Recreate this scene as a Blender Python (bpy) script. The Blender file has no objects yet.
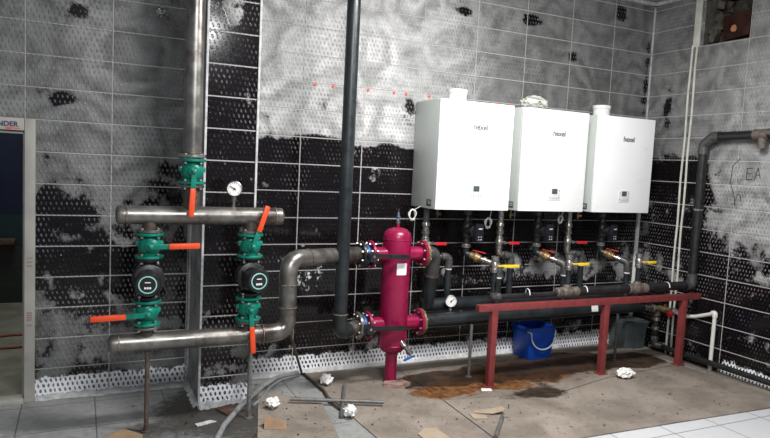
import bpy, bmesh, math, random
from mathutils import Vector, Matrix, noise
random.seed(7)
SC = bpy.context.scene
COL = SC.collection
PI = math.pi
V = Vector

# ------------------------------------------------------------------ mesh helpers
def frame(axis):
    a = V(axis).normalized()
    h = V((0, 0, 1)) if abs(a.z) < .9 else V((0, 1, 0))
    u = h.cross(a).normalized()
    return u, a.cross(u).normalized(), a

def fillet(pts, bend, n=8):
    pts = [V(p) for p in pts]
    out = [pts[0]]
    for i in range(1, len(pts) - 1):
        p, a, b = pts[i], (pts[i-1] - pts[i]), (pts[i+1] - pts[i])
        la, lb = a.length, b.length
        a.normalize(); b.normalize()
        ang = a.angle(b)
        if ang > PI - .02 or bend <= 0:
            out.append(p); continue
        d = min(bend / math.tan(ang / 2), la * .49, lb * .49)
        rr = d * math.tan(ang / 2)
        c = p + (a + b).normalized() * (rr / math.sin(ang / 2))
        s, e = p + a * d - c, p + b * d - c
        tot = s.angle(e)
        for k in range(n + 1):
            t = k / n
            out.append(c + (s * math.sin((1 - t) * tot) + e * math.sin(t * tot)) / math.sin(tot))
    out.append(pts[-1])
    return out

def tube(bm, pts, r, seg=16, bend=0, caps=True, radii=None):
    P = fillet(pts, bend) if bend else [V(p) for p in pts]
    rings = []
    t0 = (P[1] - P[0]).normalized()
    u, v, _ = frame(t0)
    for i, p in enumerate(P):
        if i == 0: t = (P[1] - P[0]).normalized()
        elif i == len(P) - 1: t = (P[-1] - P[-2]).normalized()
        else: t = ((P[i+1] - p).normalized() + (p - P[i-1]).normalized()).normalized()
        u = (u - t * u.dot(t)).normalized()
        v = t.cross(u)
        rad = radii[i] if radii else r
        rings.append([bm.verts.new(p + (u * math.cos(2*PI*k/seg) + v * math.sin(2*PI*k/seg)) * rad) for k in range(seg)])
    for A, B in zip(rings, rings[1:]):
        for k in range(seg):
            bm.faces.new((A[k], A[(k+1) % seg], B[(k+1) % seg], B[k]))
    if caps:
        bm.faces.new(rings[0][::-1]); bm.faces.new(rings[-1])
    return bm

def lathe(bm, prof, org=(0, 0, 0), axis=(0, 0, 1), seg=24):
    """prof: list of (radius, distance along axis)"""
    u, v, a = frame(axis); org = V(org)
    rings = []
    for r, t in prof:
        c = org + a * t
        if r < 1e-6: rings.append([bm.verts.new(c)])
        else: rings.append([bm.verts.new(c + (u * math.cos(2*PI*k/seg) + v * math.sin(2*PI*k/seg)) * r) for k in range(seg)])
    for A, B in zip(rings, rings[1:]):
        for k in range(seg):
            j = (k + 1) % seg
            if len(A) == 1 and len(B) == 1: continue
            if len(A) == 1: bm.faces.new((A[0], B[j], B[k]))
            elif len(B) == 1: bm.faces.new((A[k], A[j], B[0]))
            else: bm.faces.new((A[k], A[j], B[j], B[k]))
    if len(rings[0]) > 1: bm.faces.new(rings[0][::-1])
    if len(rings[-1]) > 1: bm.faces.new(rings[-1])
    return bm

def box(bm, c, s, rot=None, bev=0, taper=1.0):
    M = Matrix.Translation(V(c)) @ (rot.to_4x4() if rot else Matrix.Identity(4))
    vs = []
    for z in (-.5, .5):
        k = taper if z < 0 else 1
        for x, y in ((-.5, -.5), (.5, -.5), (.5, .5), (-.5, .5)):
            vs.append(bm.verts.new(M @ V((x*s[0]*k, y*s[1]*k, z*s[2]))))
    fs = [bm.faces.new([vs[i] for i in q]) for q in ((3,2,1,0),(4,5,6,7),(0,1,5,4),(1,2,6,5),(2,3,7,6),(3,0,4,7))]
    if bev:
        es = list({e for f in fs for e in f.edges})
        bmesh.ops.bevel(bm, geom=es, offset=bev, segments=2, affect='EDGES', profile=.6)
    return bm

def prism(bm, poly, z0, z1):
    a = [bm.verts.new((x, y, z0)) for x, y in poly]; b = [bm.verts.new((x, y, z1)) for x, y in poly]
    bm.faces.new(a[::-1]); bm.faces.new(b)
    for i in range(len(poly)):
        j = (i+1) % len(poly); bm.faces.new((a[i], a[j], b[j], b[i]))
    return bm

def B(): return bmesh.new()
def rz(a): return Matrix.Rotation(a, 3, 'Z')
def ry(a): return Matrix.Rotation(a, 3, 'Y')
def rx(a): return Matrix.Rotation(a, 3, 'X')

# ------------------------------------------------------------------ object helpers
def obj(name, bm, mat, parent=None, label=None, kind=None, flat=False, sharp=38):
    me = bpy.data.meshes.new(name)
    bmesh.ops.recalc_face_normals(bm, faces=bm.faces)
    base = None
    p = parent
    while p is not None:
        base = p; p = p.parent
    if base is not None:
        bmesh.ops.translate(bm, verts=bm.verts, vec=-V(base['_b']))
    bm.to_mesh(me); bm.free()
    if not flat:
        for f in me.polygons: f.use_smooth = True
        me.set_sharp_from_angle(angle=math.radians(sharp))
    me.materials.append(mat)
    o = bpy.data.objects.new(name, me)
    COL.objects.link(o)
    if parent: o.parent = parent
    if label: o['label'] = label
    if kind: o['kind'] = kind
    return o

def thing(name, label, cat, loc, group=None, rot=0):
    o = bpy.data.objects.new(name, None); COL.objects.link(o)
    o.empty_display_size = .05
    o.location = loc; o.rotation_euler = (0, 0, rot)
    o['_b'] = list(loc)
    o['label'] = label; o['category'] = cat
    if group: o['group'] = group
    return o

def tag(o, label, cat, group=None):
    o['label'] = label; o['category'] = cat
    if group: o['group'] = group
    return o

def copy_tree(root, loc, label, rot=0):
    r = root.copy(); COL.objects.link(r)
    r.location = loc; r.rotation_euler = (0, 0, rot); r['label'] = label
    for ch in list(root.children):
        c = ch.copy(); COL.objects.link(c); c.parent = r
        for g in list(ch.children):
            d = g.copy(); COL.objects.link(d); d.parent = c
    return r

def text(name, s, size, mat, M, parent=None, ext=.0008, align='CENTER', bold=0):
    cu = bpy.data.curves.new(name, 'FONT'); cu.body = s; cu.size = size; cu.extrude = ext
    cu.align_x = align; cu.align_y = 'CENTER'; cu.offset = bold
    cu.materials.append(mat)
    tmp = bpy.data.objects.new(name, cu); COL.objects.link(tmp)
    bpy.context.view_layer.update()
    me = bpy.data.meshes.new_from_object(tmp.evaluated_get(bpy.context.evaluated_depsgraph_get()))
    bpy.data.objects.remove(tmp); me.name = name
    if not me.materials: me.materials.append(mat)
    o = bpy.data.objects.new(name, me); COL.objects.link(o)
    if parent:
        p = parent
        while p.parent: p = p.parent
        o.parent = parent
        o.matrix_local = Matrix.Translation(-V(p['_b'])) @ M
    else: o.matrix_world = M
    return o
FACE_FRONT = Matrix.Rotation(PI/2, 4, 'X')      # text lying in xz plane, read from -y

# ------------------------------------------------------------------ materials
class N:
    """tiny node-graph builder"""
    def __init__(s, name):
        s.m = bpy.data.materials.new(name); s.m.use_nodes = True
        s.t = s.m.node_tree; s.t.nodes.clear()
        s.out = s.t.nodes.new('ShaderNodeOutputMaterial'); s.p = s.t.nodes.new('ShaderNodeBsdfPrincipled')
        s.t.links.new(s.p.outputs[0], s.out.inputs[0])
    def n(s, typ, **kw):
        nd = s.t.nodes.new(typ)
        for k, v in kw.items(): setattr(nd, k, v)
        return nd
    def put(s, sock, v):
        if hasattr(v, 'is_output'): s.t.links.new(v, sock)
        elif v is not None: sock.default_value = v
    def math(s, op, a, b=None, c=None, clamp=False):
        nd = s.n('ShaderNodeMath', operation=op); nd.use_clamp = clamp
        s.put(nd.inputs[0], a)
        if b is not None: s.put(nd.inputs[1], b)
        if c is not None: s.put(nd.inputs[2], c)
        return nd.outputs[0]
    def sstep(s, v, lo, hi, a=0., b=1.):
        nd = s.n('ShaderNodeMapRange', interpolation_type='SMOOTHSTEP')
        s.put(nd.inputs[0], v); s.put(nd.inputs[1], lo); s.put(nd.inputs[2], hi); s.put(nd.inputs[3], a); s.put(nd.inputs[4], b)
        return nd.outputs[0]
    def mix(s, f, a, b):
        nd = s.n('ShaderNodeMix', data_type='RGBA')
        s.put(nd.inputs[0], f)
        for k, v in ((6, a), (7, b)):
            if isinstance(v, (tuple, list)): v = tuple(v) + (1,) if len(v) == 3 else v
            s.put(nd.inputs[k], v)
        return nd.outputs[2]
    def noise(s, vec, scale, detail=4, rough=.55, dist=0):
        nd = s.n('ShaderNodeTexNoise'); s.put(nd.inputs['Vector'], vec)
        nd.inputs['Scale'].default_value = scale; nd.inputs['Detail'].default_value = detail
        nd.inputs['Roughness'].default_value = rough; nd.inputs['Distortion'].default_value = dist
        return nd.outputs[0]
    def obj(s): return s.n('ShaderNodeTexCoord').outputs['Object']
    def map(s, vec, sc):
        nd = s.n('ShaderNodeMapping'); s.put(nd.inputs[0], vec); nd.inputs['Scale'].default_value = sc
        return nd.outputs[0]
    def bump(s, h, strength, dist):
        nd = s.n('ShaderNodeBump'); s.put(nd.inputs['Height'], h)
        nd.inputs['Strength'].default_value = strength; nd.inputs['Distance'].default_value = dist
        s.t.links.new(nd.outputs[0], s.p.inputs['Normal'])
    def set(s, **kw):
        names = {'col': 'Base Color', 'rough': 'Roughness', 'metal': 'Metallic', 'spec': 'Specular IOR Level', 'coat': 'Coat Weight', 'trans': 'Transmission Weight'}
        for k, v in kw.items():
            if isinstance(v, tuple) and len(v) == 3: v = v + (1,)
            s.put(s.p.inputs[names[k]], v)
        return s

def mat(name, col, rough=.5, metal=0., var=.12, scale=18, dirt=None, dirt_amt=.35, bump=0, spec=.5, stretch=(1,1,1)):
    """painted / metal surface with uneven tone and optional dirt patches"""
    g = N(name); v = g.map(g.obj(), stretch)
    n1 = g.noise(v, scale, 4)
    lo = tuple(c * (1 - var) for c in col); hi = tuple(min(1, c * (1 + var)) for c in col)
    c = g.mix(g.sstep(n1, .3, .7), lo, hi)
    r = g.sstep(n1, .25, .75, max(.03, rough - .07), min(1, rough + .09))
    if dirt:
        n2 = g.noise(v, scale * .45, 6, .65)
        f = g.sstep(n2, 1 - dirt_amt - .12, 1 - dirt_amt + .12)
        c = g.mix(f, c, dirt)
    g.set(col=c, rough=r, metal=metal, spec=spec)
    if bump: g.bump(g.noise(v, scale * 4, 3), bump, .004)
    return g.m

M_ = {}
M_['steel'] = mat('bare_steel', (.24, .23, .215), .34, .8, .3, 9, (.07, .055, .05), .42, stretch=(1, 1, 1))
M_['steel_bright'] = mat('bright_steel', (.42, .41, .39), .3, .9, .15, 30)
M_['weld'] = mat('weld_bead', (.23, .2, .17), .5, .7, .3, 60, (.09, .05, .03), .45, bump=.3)
M_['burnt'] = mat('heat_burnt_steel', (.09, .07, .06), .5, .5, .3, 30, (.2, .09, .05), .35)
M_['dark_pipe'] = mat('dark_slate_pipe', (.021, .026, .029), .34, .25, .25, 14, (.035, .035, .035), .35)
M_['grey_pipe'] = mat('grey_fitting', (.085, .085, .085), .45, .45, .25, 40, (.16, .15, .14), .32)
M_['black_pipe'] = mat('black_pipe', (.014, .014, .016), .4, .1, .3, 20, (.05, .05, .05), .3)
M_['rust_fit'] = mat('rusty_fitting', (.14, .115, .1), .6, .35, .3, 40, (.2, .15, .12), .35)
M_['crimson'] = mat('crimson_paint', (.24, .005, .047), .3, 0, .12, 10, (.17, .004, .035), .3)
M_['frame_red'] = mat('oxide_red_paint', (.2, .033, .034), .5, 0, .15, 22, (.12, .03, .03), .33)
M_['green'] = mat('green_valve_paint', (.0, .165, .115), .34, 0, .15, 20, (.0, .08, .05), .3)
M_['orange'] = mat('orange_grip', (.7, .065, .014), .42, 0, .06, 20)
M_['black'] = mat('black_cast', (.009, .009, .01), .38, 0, .3, 30)
M_['black_plastic'] = mat('black_plastic', (.012, .012, .014), .35, 0, .2, 30)
M_['navy_plastic'] = mat('dark_navy_plastic', (.009, .009, .014), .4, 0, .2, 30)
M_['ring'] = mat('pale_cyan_ring', (.3, .62, .55), .4, 0, .05, 30)
M_['white_mark'] = mat('white_print', (.75, .75, .75), .5, 0, .03, 30)
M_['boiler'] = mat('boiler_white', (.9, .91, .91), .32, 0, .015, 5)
M_['boiler_shaded'] = mat('boiler_white_shaded', (.54, .575, .55), .4, 0, .02, 5)  # boiler white darkened, shade of the side faces put into the colour
M_['bezel'] = mat('panel_grey', (.7, .72, .72), .45, 0, .03, 20)
M_['lcd'] = mat('lcd_grey', (.07, .085, .08), .25, 0, .1, 20)
M_['print'] = mat('grey_print', (.12, .12, .13), .5, 0, .05, 30)
M_['button'] = mat('button_grey', (.3, .3, .31), .5, 0, .05, 20)
M_['badge'] = mat('dark_badge', (.05, .065, .065), .4, 0, .1, 30)
M_['flue'] = mat('flue_white', (.78, .8, .8), .45, 0, .04, 12)
M_['brass'] = mat('brass', (.27, .18, .085), .42, .6, .3, 40, (.12, .08, .045), .42)
M_['chrome'] = mat('nickel_fitting', (.42, .40, .37), .28, .9, .25, 40, (.16, .12, .09), .33)
M_['ptfe'] = mat('white_thread_tape', (.75, .75, .74), .7, 0, .08, 60)
M_['red_grip'] = mat('red_lever_grip', (.5, .012, .02), .45, 0, .1, 30)
M_['yellow'] = mat('yellow_lever', (.75, .5, .01), .45, 0, .08, 30)
M_['blue_paint'] = mat('blue_handle', (.015, .09, .33), .4, 0, .1, 30)
M_['bucket'] = mat('blue_bucket_plastic', (.004, .055, .36), .38, 0, .12, 8, (.01, .05, .2), .3)
M_['handle_wire'] = mat('grey_bucket_handle', (.4, .42, .42), .5, 0, .05, 20)
M_['bin'] = mat('grey_bin_plastic', (.09, .105, .105), .5, 0, .15, 14, (.14, .16, .16), .33)
M_['pvc'] = mat('white_pvc', (.68, .67, .63), .42, 0, .05, 12)
M_['conduit'] = mat('white_conduit', (.6, .59, .54), .5, 0, .12, 10, (.3, .29, .27), .33)
M_['paper'] = mat('crumpled_white', (.8, .8, .78), .85, 0, .06, 30)
M_['dial'] = mat('gauge_dial', (.78, .78, .76), .35, 0, .02, 30)
M_['zinc'] = mat('zinc_rod', (.17, .17, .165), .5, .4, .25, 30, (.1, .085, .07), .35)
M_['stand'] = mat('rusty_stand', (.1, .075, .06), .6, .35, .3, 40)
M_['hose'] = mat('grey_hose', (.22, .225, .23), .55, 0, .12, 30, (.12, .12, .12), .3)
M_['card'] = mat('cardboard', (.29, .19, .115), .9, 0, .12, 10, (.2, .13, .08), .3)
M_['card_pale'] = mat('pale_cardboard', (.33, .26, .19), .9, 0, .12, 10, (.2, .15, .11), .35)
M_['rust_sheet'] = mat('rusty_tile', (.09, .045, .03), .75, 0, .3, 22, (.03, .02, .018), .4)
M_['brick'] = mat('pinkish_stone', (.27, .17, .145), .9, 0, .25, 30, bump=.5)
M_['plug'] = mat('red_wall_plug', (.75, .1, .06), .5, 0, .05, 30)
M_['frame_white'] = mat('door_frame_pvc', (.4, .385, .35), .45, 0, .12, 5, (.22, .2, .17), .33)
M_['caulk'] = mat('white_filler', (.5, .5, .5), .8, 0, .2, 25, (.25, .25, .25), .35)
M_['duct'] = mat('brown_duct_metal', (.065, .028, .02), .35, .55, .3, 9, (.11, .045, .03), .4)
M_['rubble'] = mat('rough_masonry', (.1, .09, .075), .95, 0, .4, 14, (.04, .035, .03), .4, bump=.8)
M_['ceiling'] = mat('ceiling_paint', (.3, .29, .28), .9, 0, .15, 6)
M_['ink'] = mat('black_ink', (.006, .006, .007), .5, 0, .2, 30)
M_['navy_print'] = mat('navy_print', (.02, .025, .12), .5, 0, .1, 30)
M_['dirt'] = mat('dark_crumbs', (.03, .026, .022), .95, 0, .4, 60)
M_['wire_white'] = mat('white_cable', (.66, .65, .62), .5, 0, .05, 30)
M_['plastic_film'] = mat('milky_film', (.55, .55, .5), .3, 0, .1, 30)
M_['stick'] = mat('brown_stick', (.09, .055, .035), .8, 0, .3, 40)

def wall_material(name, au, phase, w, h=.2):
    """dark relief tiles with pale joints, smeared filler and a white net of adhesive; amounts come from the painted attribute"""
    g = N(name)
    sep = g.n('ShaderNodeSeparateXYZ'); g.put(sep.inputs[0], g.obj())
    u = sep.outputs[au]; v = sep.outputs[2]
    at = g.n('ShaderNodeVertexColor', layer_name='smear')
    sc = g.n('ShaderNodeSeparateColor'); g.put(sc.inputs[0], at.outputs[0])
    S, NET, BR = sc.outputs
    # joints
    def joint(x, ph, size, half):
        f = g.math('FRACT', g.math('DIVIDE', g.math('SUBTRACT', x, ph), size))
        d = g.math('MULTIPLY', g.math('MINIMUM', f, g.math('SUBTRACT', 1., f)), size)
        return g.sstep(d, half * .55, half * 1.3, 1., 0.), f
    ju, fu = joint(u, phase, w, .0042); jv, fv = joint(v, 0., h, .0042)
    j = g.math('MAXIMUM', ju, jv)
    # relief drops, offset rows, a little wandering
    wob = g.noise(g.obj(), 3.0, 2)
    pv = g.math('DIVIDE', v, .034)
    row = g.math('FLOOR', pv)
    pu = g.math('ADD', g.math('DIVIDE', u, .03), g.math('MULTIPLY', row, .5))
    pu = g.math('ADD', pu, g.math('ADD', g.math('MULTIPLY', wob, 1.8), g.math('MULTIPLY', g.noise(g.obj(), 24, 2), .7)))
    a = g.math('MULTIPLY', g.math('SUBTRACT', g.math('FRACT', pu), .5), 1.35); b = g.math('MULTIPLY', g.math('SUBTRACT', g.math('FRACT', pv), .5), .8)
    a = g.math('ADD', a, g.math('MULTIPLY', b, .35))
    d = g.math('SQRT', g.math('ADD', g.math('MULTIPLY', a, a), g.math('MULTIPLY', b, b)))
    drop = g.sstep(d, .14, .32, 1., 0.)
    # filler mask
    big = g.noise(g.obj(), 2.6, 5, .62, .6); fine = g.noise(g.obj(), 13, 5, .72)
    vo = g.n('ShaderNodeTexVoronoi', feature='F1')
    nv = g.n('ShaderNodeTexNoise'); g.put(nv.inputs['Vector'], g.obj()); nv.inputs['Scale'].default_value = 2.2; nv.inputs['Detail'].default_value = 2
    vm = g.n('ShaderNodeVectorMath', operation='MULTIPLY_ADD'); g.put(vm.inputs[0], nv.outputs[1]); vm.inputs[1].default_value = (.5, .5, .5); g.put(vm.inputs[2], g.obj())
    g.put(vo.inputs['Vector'], vm.outputs[0]); vo.inputs['Scale'].default_value = 1.9
    swirl = g.math('SINE', g.math('ADD', g.math('MULTIPLY', vo.outputs['Distance'], 21.), g.math('ADD', g.math('MULTIPLY', fine, 3.6), g.math('MULTIPLY', big, 5.))))
    arcs = g.math('ADD', .5, g.math('MULTIPLY', swirl, g.sstep(big, .36, .6, .2, .5)))
    m = g.math('ADD', S, g.math('MULTIPLY', g.math('SUBTRACT', big, .5), 1.4))
    m = g.math('ADD', m, g.math('MULTIPLY', g.math('SUBTRACT', fine, .5), .9))
    m = g.math('ADD', m, g.math('MULTIPLY', g.math('SUBTRACT', arcs, .5), .3))
    m = g.math('SUBTRACT', m, g.math('MULTIPLY', g.math('SUBTRACT', drop, .35), .1))
    M = g.sstep(m, .42, .64)
    tone = g.math('MULTIPLY', BR, g.math('ADD', .02, g.math('ADD', g.math('MULTIPLY', arcs, .5), g.math('MULTIPLY', fine, 1.25))))
    dsel = g.sstep(g.noise(g.obj(), 1.7, 2), .4, .62, -.15, .42)
    tone = g.math('MULTIPLY', tone, g.math('ADD', 1., g.math('MULTIPLY', g.math('SUBTRACT', drop, .4), dsel)))  # lighter drops in patches, specular dots painted into the tone
    tc = g.n('ShaderNodeCombineColor'); g.put(tc.inputs[0], tone); g.put(tc.inputs[1], tone); g.put(tc.inputs[2], g.math('MULTIPLY', tone, 1.0))
    # residue plus painted-in glints on the relief drops of the dark tiles
    res_glint = g.math('MULTIPLY', drop, g.sstep(g.math('ADD', g.math('ADD', g.noise(g.obj(), 5, 3), g.math('MULTIPLY', g.math('SUBTRACT', fine, .5), .8)), g.math('MULTIPLY', S, .9)), .56, .92))
    black = g.mix(g.math('MULTIPLY', res_glint, .75), (.0055, .004, .005), (.22, .2, .215))
    c = g.mix(M, black, tc.outputs[0])
    net = g.math('MULTIPLY', g.sstep(g.math('ADD', NET, g.math('MULTIPLY', g.math('SUBTRACT', fine, .5), 1.5)), .42, .62), g.sstep(d, .23, .36))
    c = g.mix(net, c, (.92, .93, .97))
    c = g.mix(g.math('MULTIPLY', j, .9), c, (.46, .45, .44))
    rough = g.math('MAXIMUM', g.math('MAXIMUM', M, net), j)
    g.set(col=c, rough=g.sstep(rough, 0, 1, .12, .75), spec=.38)
    hgt = g.math('SUBTRACT', g.math('ADD', g.math('MULTIPLY', drop, .8), g.math('MULTIPLY', g.math('MULTIPLY', M, fine), .5)), g.math('MULTIPLY', j, .7))
    g.bump(hgt, .9, .007)
    return g.m

def floor_material():
    g = N('grey_floor_tile')
    sep = g.n('ShaderNodeSeparateXYZ'); g.put(sep.inputs[0], g.obj())
    def joint(x, ph, size, half):
        f = g.math('FRACT', g.math('DIVIDE', g.math('SUBTRACT', x, ph), size))
        return g.sstep(g.math('MULTIPLY', g.math('MINIMUM', f, g.math('SUBTRACT', 1., f)), size), half * .5, half * 1.4, 1., 0.)
    j = g.math('MAXIMUM', joint(sep.outputs[0], -4.42, .42, .004), joint(sep.outputs[1], -.56, .42, .004))
    at = g.n('ShaderNodeVertexColor', layer_name='smear'); sc = g.n('ShaderNodeSeparateColor'); g.put(sc.inputs[0], at.outputs[0])
    n1 = g.noise(g.obj(), 3.2, 6, .65); n2 = g.noise(g.obj(), 22, 5, .7)
    dm = g.sstep(g.math('ADD', sc.outputs[0], g.math('ADD', g.math('MULTIPLY', g.math('SUBTRACT', n1, .5), 1.1), g.math('MULTIPLY', g.math('SUBTRACT', n2, .5), .9))), .35, .85)
    base = g.mix(g.sstep(n2, .3, .7), (.21, .215, .21), (.32, .32, .315))
    base = g.mix(sc.outputs[1], base, (.52, .53, .55))
    c = g.mix(g.math('MULTIPLY', dm, .92), base, (.035, .03, .026))
    c = g.mix(g.math('MULTIPLY', j, .75), c, (.06, .055, .05))
    g.set(col=c, rough=g.sstep(n2, .3, .7, .4, .75))
    g.bump(g.math('SUBTRACT', n2, j), .35, .003)
    return g.m

def sheet_material():
    g = N('soiled_cardboard')
    at = g.n('ShaderNodeVertexColor', layer_name='smear'); sc = g.n('ShaderNodeSeparateColor'); g.put(sc.inputs[0], at.outputs[0])
    n1 = g.noise(g.obj(), 2.4, 6, .6, .4); n2 = g.noise(g.obj(), 16, 5, .7); n3 = g.noise(g.map(g.obj(), (1, 1.4, 1)), 5.5, 5, .6, .8)
    n4 = g.noise(g.obj(), 75, 2, .5)
    base = g.mix(g.sstep(n1, .3, .7), (.165, .14, .118), (.285, .245, .21))
    base = g.mix(g.math('MULTIPLY', g.sstep(n2, .52, .72), .5), base, (.11, .09, .075))
    base = g.mix(g.math('MULTIPLY', g.sstep(n4, .66, .72), .65), base, (.06, .048, .04))
    fr = g.sstep(g.math('ADD', sc.outputs[1], g.math('MULTIPLY', g.math('SUBTRACT', n3, .5), 1.7)), .42, .7)
    rust = g.mix(g.sstep(n2, .35, .65), (.085, .036, .016), (.21, .095, .036))
    c = g.mix(fr, base, rust)
    fw = g.sstep(g.math('ADD', sc.outputs[0], g.math('MULTIPLY', g.math('SUBTRACT', n1, .5), 1.6)), .45, .62)
    wetc = g.mix(g.sstep(n3, .35, .65), (.012, .008, .006), (.055, .028, .015))
    c = g.mix(g.math('MULTIPLY', fw, .93), c, wetc)
    g.set(col=c, rough=g.sstep(fw, 0, 1, .9, .7), spec=.12)
    g.bump(g.math('ADD', n2, g.math('MULTIPLY', n1, .8)), .3, .006)
    return g.m

# ------------------------------------------------------------------ the room
def clamp(x, a=0., b=1.): return max(a, min(b, x))
def ss(x, a, b):
    t = clamp((x - a) / (b - a)); return t*t*(3-2*t)
def bump2(x, z, cx, cz, rx_, rz_):
    return math.exp(-((x-cx)/rx_)**2 - ((z-cz)/rz_)**2)

def grid_wall(name, us, vs, place, fn, m, skip=None):
    bm = B(); lay = bm.loops.layers.float_color.new('smear')
    vv = [[bm.verts.new(place(u, v)) for v in vs] for u in us]
    for i in range(len(us)-1):
        for k in range(len(vs)-1):
            if skip and skip((us[i]+us[i+1])/2, (vs[k]+vs[k+1])/2): continue
            f = bm.faces.new((vv[i][k], vv[i+1][k], vv[i+1][k+1], vv[i][k+1]))
            for l, (a, b) in zip(f.loops, ((i, k), (i+1, k), (i+1, k+1), (i, k+1))):
                c = fn(us[a], vs[b]); l[lay] = (clamp(c[0]), clamp(c[1]), clamp(c[2]), 1)
    return obj(name, bm, m, kind='structure', flat=True)

def steps(a, b, d, extra=()):
    n = max(1, int(round((b-a)/d)))
    s = {round(a + (b-a)*i/n, 4) for i in range(n+1)} | set(extra)
    return sorted(s)

CEIL = 3.275
DX0, DX1, DTOP = -6.06, -5.252, 1.72        # door opening (clear)
PX0, PX1, PY = -4.236, -3.911, -.469          # pier

def f_back(x, z):
    nz = noise.noise(V((x*1.3, z*1.3, 0))) * .12
    net = 0
    if x < -4.2:
        s = .7 + .22*ss(z, 1.3, 1.9) - .18*ss(z, 1.25, .9)
        br = .185 + .06*ss(z, 1.2, 2.0) - .08*ss(x, -4.75, -4.3)  # the left wall's dimmer light is painted into its plaster tone
        s -= .55*bump2(x, z, -5.0, 1.2, .24, .16) + .5*bump2(x, z, -4.35, 1.35, .16, .25) + .5*bump2(x, z, -4.9, .83, .3, .22) + .8*bump2(x, z, -5.05, 1.94, .1, .05) + .85*bump2(x, z, -4.95, 2.5, .09, .06) + .4*bump2(x, z, -4.45, 2.6, .1, .3)
        s += .2*bump2(x, z, -5.05, .5, .2, .2)
    else:
        zb = 1.79 + .02*math.sin(x*5.1) + .02*math.sin(x*11.3+1)
        up = ss(z, zb - .03, zb + .05)
        s = -.02 + 1.06*up
        br = .45 - .27*ss(x, -2.7, -1.6)*ss(z, 1.7, 2.0)
        s -= .5*bump2(x, z, -3.1, 2.07, .28, .10) + .65*bump2(x, z, -2.55, 2.05, .14, .14) + .95*bump2(x, z, -1.45, 2.93, .13, .06) + .95*bump2(x, z, -.97, 2.66, .07, .07) + .8*bump2(x, z, -2.12, 2.9, .16, .05) + .9*bump2(x, z, -.42, 3.12, .08, .1)
        s -= .6*bump2(x, z, -3.68, 1.93, .08, .07)
        s -= .7*up*bump2(x, z, -.05, 2.6, .05, .9)
        if z < 1.8:
            s += .34*bump2(x, z, -3.78, .62, .2, .22)
            s += .85*bump2(x, z, -1.0, .77, .8, .14) + .4*bump2(x, z, -.12, .95, .12, .45)
            s += .32*ss(z, .5, .15)
            br = .3
            s += .14*ss(z, 1.2, 1.5)*ss(x, -2.4, -2.8)
            net += .5*bump2(x, z, -3.42, .8, .27, .27)
    net += 1.3*ss(z, .2, .06)
    return s + nz, net, br

def f_right(y, z):
    nz = noise.noise(V((y*1.5, z*1.5, 5.))) * .3
    s = .13 + .9*ss(z, 1.7, 1.95) + .42*ss(y, -.55, -.9)*ss(z, 1.0, 1.35) + .28*ss(y, -.6, -1.0)*ss(z, .5, 1.0) 
    s -= .4*bump2(y, z, -.25, 1.72, .3, .14) + .9*bump2(y, z, -.24, 2.3, .07, .22)
    s += .3*bump2(y, z, -.1, 1.25, .14, .3) + .22*bump2(y, z, -.35, .75, .4, .3)
    br = .22 + .08*ss(y, -.5, -1.)
    return s + nz*.6, 1.0*ss(z, .2, .03)*ss(y, -.8, -1.2), br

def f_pier(u, z):
    s = .2 - .14*ss(z, 2.2, 1.7) + .27*ss(z, 2.62, 2.9) + .34*ss(z, .8, .45)
    s += .3*bump2(u, z, PX0+.02, 2.6, .1, .12)
    return s + noise.noise(V((u*4, z*2, 9.)))*.12, 1.2*ss(z, .2, .06), .3 if z > 1.5 else .16

wm_x = wall_material('relief_tile_back', 0, -.493, .4959)
wm_xl = wall_material('relief_tile_left', 0, -4.7527, .4959)
wm_y = wall_material('relief_tile_right', 1, -.505, .4968)
wm_p = wall_material('relief_tile_pier', 0, -4.236+.4959, .4959)
wm_ps = wall_material('relief_tile_pier_side', 1, -.469, .4959)

zs = steps(0, CEIL, .045, (DTOP,))
grid_wall('wall_back', steps(PX0+.002, 0, .045), zs, lambda u, v: (u, 0, v), f_back, wm_x)
grid_wall('wall_back_door', steps(-7.4, PX0+.002, .045, (DX0, DX1)), zs, lambda u, v: (u, 0, v), f_back, wm_xl,
          skip=lambda u, v: DX0 < u < DX1 and v < DTOP)
HY0, HY1, HZ0 = -1.0, -.565, 2.808
grid_wall('wall_right', steps(-6.2, 0, .045, (HY0, HY1)), steps(0, CEIL, .045, (HZ0, 3.23)), lambda u, v: (0, u, v), f_right, wm_y,
          skip=lambda u, v: HY0 < u < HY1 and HZ0 < v < 3.23)
# pier: front, left return and right return
bm = B(); lay = bm.loops.layers.float_color.new('smear')
def pier_face(us, place):
    vv = [[bm.verts.new(place(u, v)) for v in zs] for u in us]
    for i in range(len(us)-1):
        for k in range(len(zs)-1):
            f = bm.faces.new((vv[i][k], vv[i+1][k], vv[i+1][k+1], vv[i][k+1]))
            for l, (a, b) in zip(f.loops, ((i, k), (i+1, k), (i+1, k+1), (i, k+1))):
                c = f_pier(us[a], zs[b]); l[lay] = (clamp(c[0]), clamp(c[1]), clamp(c[2]), 1)
pier_face(steps(PX0, PX1, .045), lambda u, v: (u, PY, v))
obj('wall_pier_front', bm, wm_p, kind='structure', flat=True)
bm = B(); lay = bm.loops.layers.float_color.new('smear')
_f = f_pier
f_pier = lambda u, z: (.95, 0, .42)
pier_face(steps(PY, 0, .05), lambda u, v: (PX0, u, v))
pier_face(steps(PY, 0, .05), lambda u, v: (PX1, u, v))
obj('wall_pier_side', bm, wm_ps, kind='structure', flat=True)
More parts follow.
